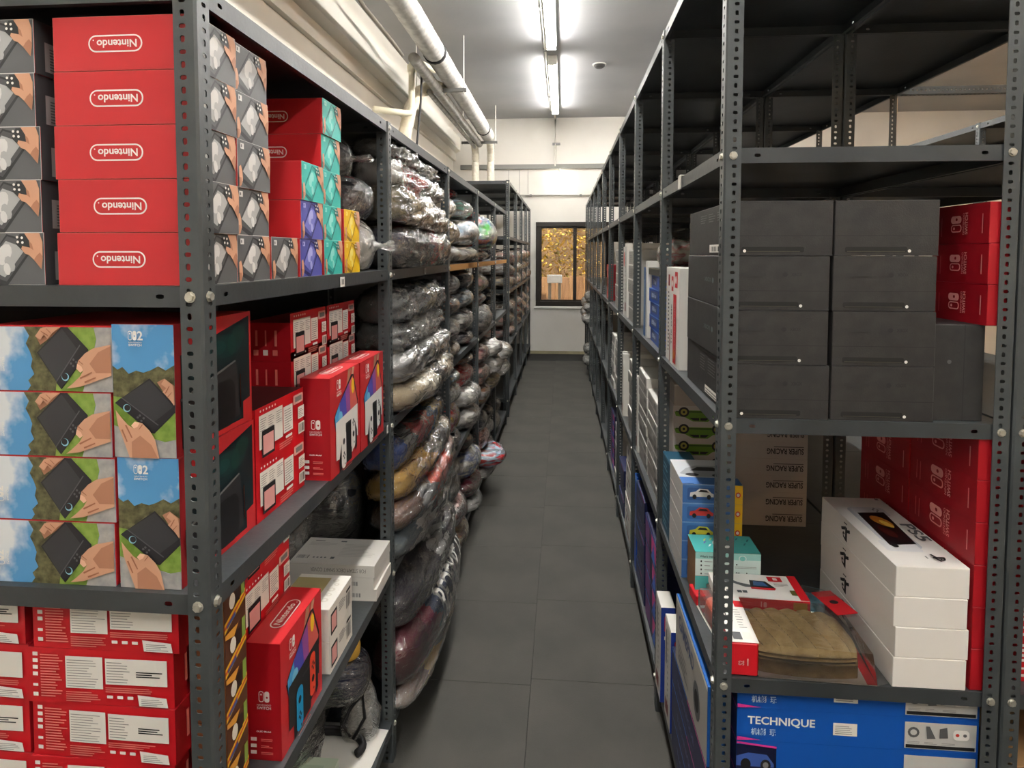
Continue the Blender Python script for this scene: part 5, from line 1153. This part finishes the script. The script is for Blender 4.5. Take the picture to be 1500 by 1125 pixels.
# slabs facing the aisle on the lowest shelf
NV = M((30, 36, 74), .45)
def slab_art(w, h, kind_, seed):
    a = Art(w, h); r = random.Random(seed)
    if kind_ == 'navy':
        a.rect(0, 0, w, h, NV); a.rect(0, h*.95, w*.5, h*.05, M((70, 134, 222))); a.rect(w*.5, h*.95, w*.5, h*.05, M((224, 84, 164))); a.text('TECHNIQUE', .2*w, .38*h, .22*h, M((104, 112, 150)), .5*w); a.lines(.2*w, .12*h, .6*w, .16*h, 2, M((80, 88, 128)), seed)
    elif kind_ == 'grey':
        a.rect(0, 0, w, h, M((168, 166, 160), .5)); a.rect(0, .94*h, w, .06*h, WHITE); a.text('GAMEPAD', .12*w, .62*h, .22*h, M((58, 76, 120)), .5*w); a.ell(.72*w, .4*h, .1*w, .24*h, MIDG); a.ell(.72*w, .4*h, .06*w, .14*h, INK); a.lines(.1*w, .15*h, .4*w, .3*h, 4, GREY, seed)
    elif kind_ == 'white':
        a.rect(0, 0, w, h, M((206, 203, 196), .5)); a.rect(0, .955*h, w, .045*h, WHITE); a.rect(.2*w, .55*h, .16*w, .34*h, MIDG); a.lines(.5*w, .2*h, .12*w, .7*h, 12, GREY, seed); a.rect(.2*w, .08*h, .5*w, .12*h, M((120, 50, 50)))
    elif kind_ == 'case':
        a.rect(0, 0, w, h, M((158, 155, 149), .5)); a.rect(0, .90*h, w, .10*h, WHITE); a.lines(.08*w, .2*h, .5*w, .5*h, 4, M((122, 120, 115)), seed, .3); a.rect(.7*w, .25*h, .2*w, .4*h, M((112, 112, 108)))
    elif kind_ == 'pink':
        a.rect(0, 0, w, h, NV); a.rect(.0, .1*h, .40*w, .8*h, M((110, 52, 120), .45)); a.rect(.6*w, .3*h, .4*w, .7*h, M((222, 66, 146), .45)); a.rect(0, .93*h, w, .07*h, M((90, 140, 224))); a.poly([(.6*w, .1*h), (.95*w, .1*h), (.8*w, .8*h)], M((60, 110, 206)))
    elif kind_ == 'blue':
        a.rect(0, 0, w, h, M((24, 76, 168), .45)); a.rect(.12*w, .2*h, .5*w, .62*h, M((66, 80, 124), .45)); a.text('Blu', .2*w, .35*h, .32*h, M((196, 206, 224)), .3*w); a.rect(0, .94*h, w, .06*h, M((110, 160, 224)))
    elif kind_ == 'red':
        a.rect(0, 0, w, h, M((186, 46, 46), .45)); a.lines(.1*w, .25*h, .8*w, .5*h, 3, M((226, 140, 130)), seed)
    return a
SLB = {'navy': NV, 'grey': M((26, 92, 170), .45), 'white': M((222, 220, 212), .5), 'case': M((214, 212, 206), .5), 'pink': NV, 'blue': M((24, 76, 168), .45), 'red': RED2}
def slab(key, k_, sx, sy, sz, front=None):
    pr = [('L', slab_art(sy, sz, k_, len(KIND)), 0)]
    if front: pr.append(('F', front, 0))
    kind(key, (sx, sy, sz), SLB[k_], pr)
for k in range(3):
    if k == 0: slab('nv', 'navy', .046, .50, .1120)
    put('nv', 'toy_box', .398, 1.812, T4+e_+k*.1125, 'navy toy box on edge with pink and blue line, %s of three' % ordinal(k), rot=random.uniform(-.4, .4))
slab('gp', 'grey', .046, .44, .215); put('gp', 'toy_box', .3985, 1.785, T4+.339, 'grey gamepad box with white top edge above the navy boxes')
emb = Art(.052, .362); emb.rect(0, 0, .052, .362, M((34, 62, 150), .45)); emb.rrect(.012, .27, .03, .06, .006, M((190, 40, 50))); emb.ell(.027, .30, .011, .018, WHITE, 10); emb.lines(.012, .24, .028, .016, 1, PANEL, 2, .8)
slab('wb', 'white', .052, .115, .362, emb)
put('wb', 'toy_box', .402, 2.155, T4+e_, 'upright white and blue box with red emblem, nearer of two'); put('wb', 'toy_box', .392, 2.305, T4+e_, 'upright white and blue box with red emblem, farther of two')
# bay 1 upper: slim white-red boxes, dark keyboard box
def slim_art(k):
    w, h = (.17, .345) if k else (.105, .345); a = Art(w, h); a.rect(0, 0, w, h, M((228, 226, 220), .5))
    if k:
        a.rect(.50*w, .80*h, .30*w, .16*h, REDC); a.ell(.62*w, .88*h, .09*w, .04*h, WHITE, 10); a.rect(.12*w, .76*h, .22*w, .15*h, REDC); a.ell(.23*w, .835*h, .07*w, .035*h, WHITE); a.rect(.36*w, .03*h, .34*w, .70*h, REDC); a.text('ADVENTURE', .62*w, .10*h, .09*w, PINK, .55*h, 'l', True, pi/2); a.ell(.5*w, .12*h, .13*w, .05*h, M((206, 120, 50)))
        a.text('THE GAME', .24*w, .20*h, .09*w, INK, .42*h, 'l', True, pi/2)
    else:
        a.rect(.4*w, .80*h, .3*w, .12*h, M((150, 40, 44))); a.lines(.42*w, .1*h, .22*w, .66*h, 16, INK, 3, .5); a.rect(.75*w, .0, .2*w, .3*h, M((120, 60, 50)))
    return a
kind('slim_1', (.30, .17, .345), M((228, 226, 220), .5), [('L', slim_art(1), 0)]); kind('slim_0', (.30, .105, .345), M((228, 226, 220), .5), [('L', slim_art(0), 0)])
put('slim_1', 'game_box', .538, 2.180, T2+e_, 'tall white game box with large red panel beside the dark boxes'); put('slim_0', 'game_box', .542, 2.325, T2+e_, 'slim white box with dark upright lettering beside the rack post')
kind('keyb', (.20, .075, .315), DRK, [('L', Art(.075, .315).rect(0, 0, .075, .315, M((40, 40, 44), .4)).rect(.02, .22, .03, .04, PANEL).rect(.0, .08, .075, .04, M((120, 124, 126))), 0)])
put('keyb', 'game_box', .515, 2.045, T2+e_, 'dark upright box between the dark stack and white game box')
# bay 2 upper
y2 = YR+BR
slab('bl', 'blue', .24, .34, .0595)
for k in range(5): put('bl', 'game_box', .520, 2.70, T2+e_+k*.0600, 'blue flat box with pale square picture, %s of five stacked' % ordinal(k), rot=(-1, 1, 0, 2, -2)[k])
kind('dkt', (.26, .36, .032), M((50, 48, 44), .6), [('L', Art(.36, .032).rect(0, 0, .36, .032, M((56, 54, 48), .6)).rect(0, .027, .36, .004, M((110, 104, 90))), 0)]); put('dkt', 'carton', .523, 2.705, T2+.3006, 'flat dark carton lying on the five blue boxes')
bundle(.52, 2.68, T2+.334, .22, .12, .062, [CR, RD, WH], 'white plastic bag with red print above the blue boxes', 'x', 0, wrap=FILM2, bands=False, crink=.2, cat='bag', name='plastic_bag')
kind('wslim', (.28, .05, .36), WC, [('L', Art(.05, .36).rect(0, 0, .05, .36, M((222, 220, 214), .5)).rect(.012, .05, .02, .26, M((180, 178, 172))), 0)]); put('wslim', 'game_box', .53, 2.93, T2+e_, 'slim white upright box beside the five blue boxes')
kind('bslim', (.28, .06, .33), M((52, 92, 140), .5), [('L', Art(.06, .33).rect(0, 0, .06, .33, M((58, 98, 146), .5)).rect(.012, .05, .02, .22, M((150, 172, 196))), 0)]); put('bslim', 'game_box', .53, 3.00, T2+e_, 'slim blue upright box beside the slim white one')
kind('bigc', (.22, .60, .20), M((172, 160, 146), .7), [('L', Art(.6, .2).rect(.05, .02, .2, .06, M((150, 138, 124))), 0), ('F', Art(.22, .2).rect(0, .17, .22, .006, M((150, 138, 124))), 0)])
put('bigc', 'carton', .87, 2.72, T2+e_, 'pale brown carton at the back, lower one, behind blue boxes'); put('bigc', 'carton', .872, 2.72, T2+.2008, 'pale brown carton at the back, upper one, behind blue boxes')
# white cases further along
def col(key, n, x, y, z, sz, lab, name='game_box', j=.008, rot=0):
    for k in range(n): put(key, name, x+random.uniform(0, j), y+random.uniform(-.006, .006), z+e_+k*(sz+.0005), lab % ordinal(k), rot=rot+random.uniform(-.8, .8))
slab('cs1', 'case', .25, .36, .083); slab('cs2', 'case', .25, .30, .045); slab('cs3', 'case', .25, .24, .068); slab('up1', 'white', .25, .05, .40); slab('up2', 'white', .25, .11, .46)
col('cs1', 5, .515, 3.60, T2, .083, 'white wrapped carton, %s of five, third bay of tall rack')
put('up2', 'game_box', .512, 3.875, T2+e_, 'white upright carton with dark picture, third bay of tall rack'); 
kind('wred', (.25, .10, .44), WC, [('L', Art(.10, .44).rect(0, 0, .1, .44, M((224, 222, 216), .5)).ell(.05, .36, .034, .05, REDC, 12).lines(.03, .04, .03, .24, 8, GREY, 3), 0)])
put('wred', 'game_box', .513, 3.99, T2+e_, 'white upright carton with red mark, third bay of tall rack')
slab('cs4', 'case', .25, .34, .085); col('cs4', 5, .515, 4.52, T2, .085, 'white carton, %s of five, fourth bay of tall rack')
slab('rd1', 'red', .25, .36, .060); col('rd1', 5, .515, 5.42, T2, .060, 'red carton, %s of five, fifth bay of tall rack')
col('cs2', 9, .514, 2.72, T3, .045, 'white flat case, %s up in the near pile, second bay, third shelf')
col('cs2', 10, .514, 3.03, T3, .045, 'white flat case, %s up in the far pile, second bay, third shelf')
put('up1', 'game_box', .512, 3.225, T3+e_, 'upright white case with dark picture, second bay, third shelf')
put('up1', 'game_box', .506, 3.95, T3+e_, 'upright white case, first of two in third bay, third shelf'); put('up1', 'game_box', .513, 4.03, T3+e_, 'upright white case, second of two in third bay, third shelf')
col('cs3', 6, .514, 3.58, T3, .068, 'pale case, %s of six, third bay of tall rack, third shelf')
col('cs3', 6, .514, 4.52, T3, .068, 'pale case, %s of the near six, fourth bay, third shelf'); col('cs3', 6, .510, 4.83, T3, .068, 'pale case, %s of the far six, fourth bay, third shelf')
slab('pk1', 'pink', .26, .34, .118); slab('nv2', 'navy', .26, .30, .100)
col('pk1', 4, .514, 2.66, T4, .118, 'purple and navy toy box, %s of four, second bay, lowest shelf', 'toy_box'); col('nv2', 5, .512, 3.02, T4, .100, 'navy toy box, %s of five, second bay, lowest shelf', 'toy_box')
slab('bs', 'blue', .24, .075, .50); put('bs', 'toy_box', .507, 3.235, T4+e_, 'tall blue upright box in second bay, lowest shelf')
slab('cs5', 'white', .25, .36, .10); col('cs5', 5, .512, 3.62, T4, .10, 'white printed carton, %s of five, third bay, lowest shelf'); col('nv2', 3, .514, 4.0, T4, .10, 'navy toy box, %s of three, third bay, lowest shelf', 'toy_box')
col('cs3', 6, .512, 4.5, T4, .068, 'pale case, %s of six, fourth bay, lowest shelf'); slab('pk2', 'pink', .25, .30, .085); col('pk2', 5, .512, 4.83, T4, .085, 'purple toy box, %s of five, fourth bay, lowest shelf', 'toy_box')
# plastic wrapped rolls at the window end
for i, (yy, z, dx) in enumerate(((9.26, T3, -.06), (9.27, T3+.17, -.04), (9.26, T3+.33, -.02), (9.28, T4, -.04), (9.29, T4+.17, -.03), (10.32, T3, -.05), (10.32, T3+.17, -.04))):
    bundle(.55+dx, yy, z, .42, .18, .085, [WH, LG, CHAR], 'white plastic wrapped roll, %s at window end of the tall rack' % ordinal(i), 'x', 0, wrap=FILM2, bands=False, crink=.25)
# rack standing behind: red boxes and a brown carton at the frame edge
for k in range(6): put('label_%d' % (k % 3), 'console_box', 1.235, 1.66, T3+e_+k*.1020, 'red labelled box, %s of stack at the frame edge behind post' % ordinal(k))
kind('brownc', (.40, .35, .42), M((150, 116, 78), .75), [('F', Art(.4, .42).rect(.18, 0, .04, .42, M((176, 146, 104))), 0)]); put('brownc', 'carton', 1.30, 1.71, T4+e_, 'brown carton on the lowest shelf at the frame edge')

for x, y, z, lab, w_ in ((-.5975, 1.62, SA-.02, 'small white price tag on the upper shelf lip below yellow boxes', .03), (-.5975, 2.62, SA-.018, 'small grey tag on the upper shelf lip of the second bay', .025), (-.5975, 2.03, SB-.012, 'small white tag on second shelf lip beside the rack post', .015)):
    t = thing('shelf_tag', lab, 'tag', (x, y, z)); ob('card', bx(0, .0012, -w_/2, w_/2, -.014, .012, WHITE, 0, 'card'), t)
    a = Art(w_, .026); a.bars(w_*.2, .006, w_*.6, .014, 4, INK, 3); ob('printed_front', a.mesh('printed_front', (.0012, -w_/2, -.014), (0, 1, 0), (0, 0, 1), (1, 0, 0)), t)

t = thing('shelf_clip', 'pale clip on the lip of the empty second shelf by the aisle', 'clip', (XR-.0005, 2.03, T1-.018)); ob('clip_body', bx(-.004, 0, -.018, .018, -.022, .020, OFFW, .001, 'clip_body'), t)
ob('clip_hook', bx(-.004, .012, -.016, .016, .0205, .023, OFFW, .0005, 'clip_hook'), t)
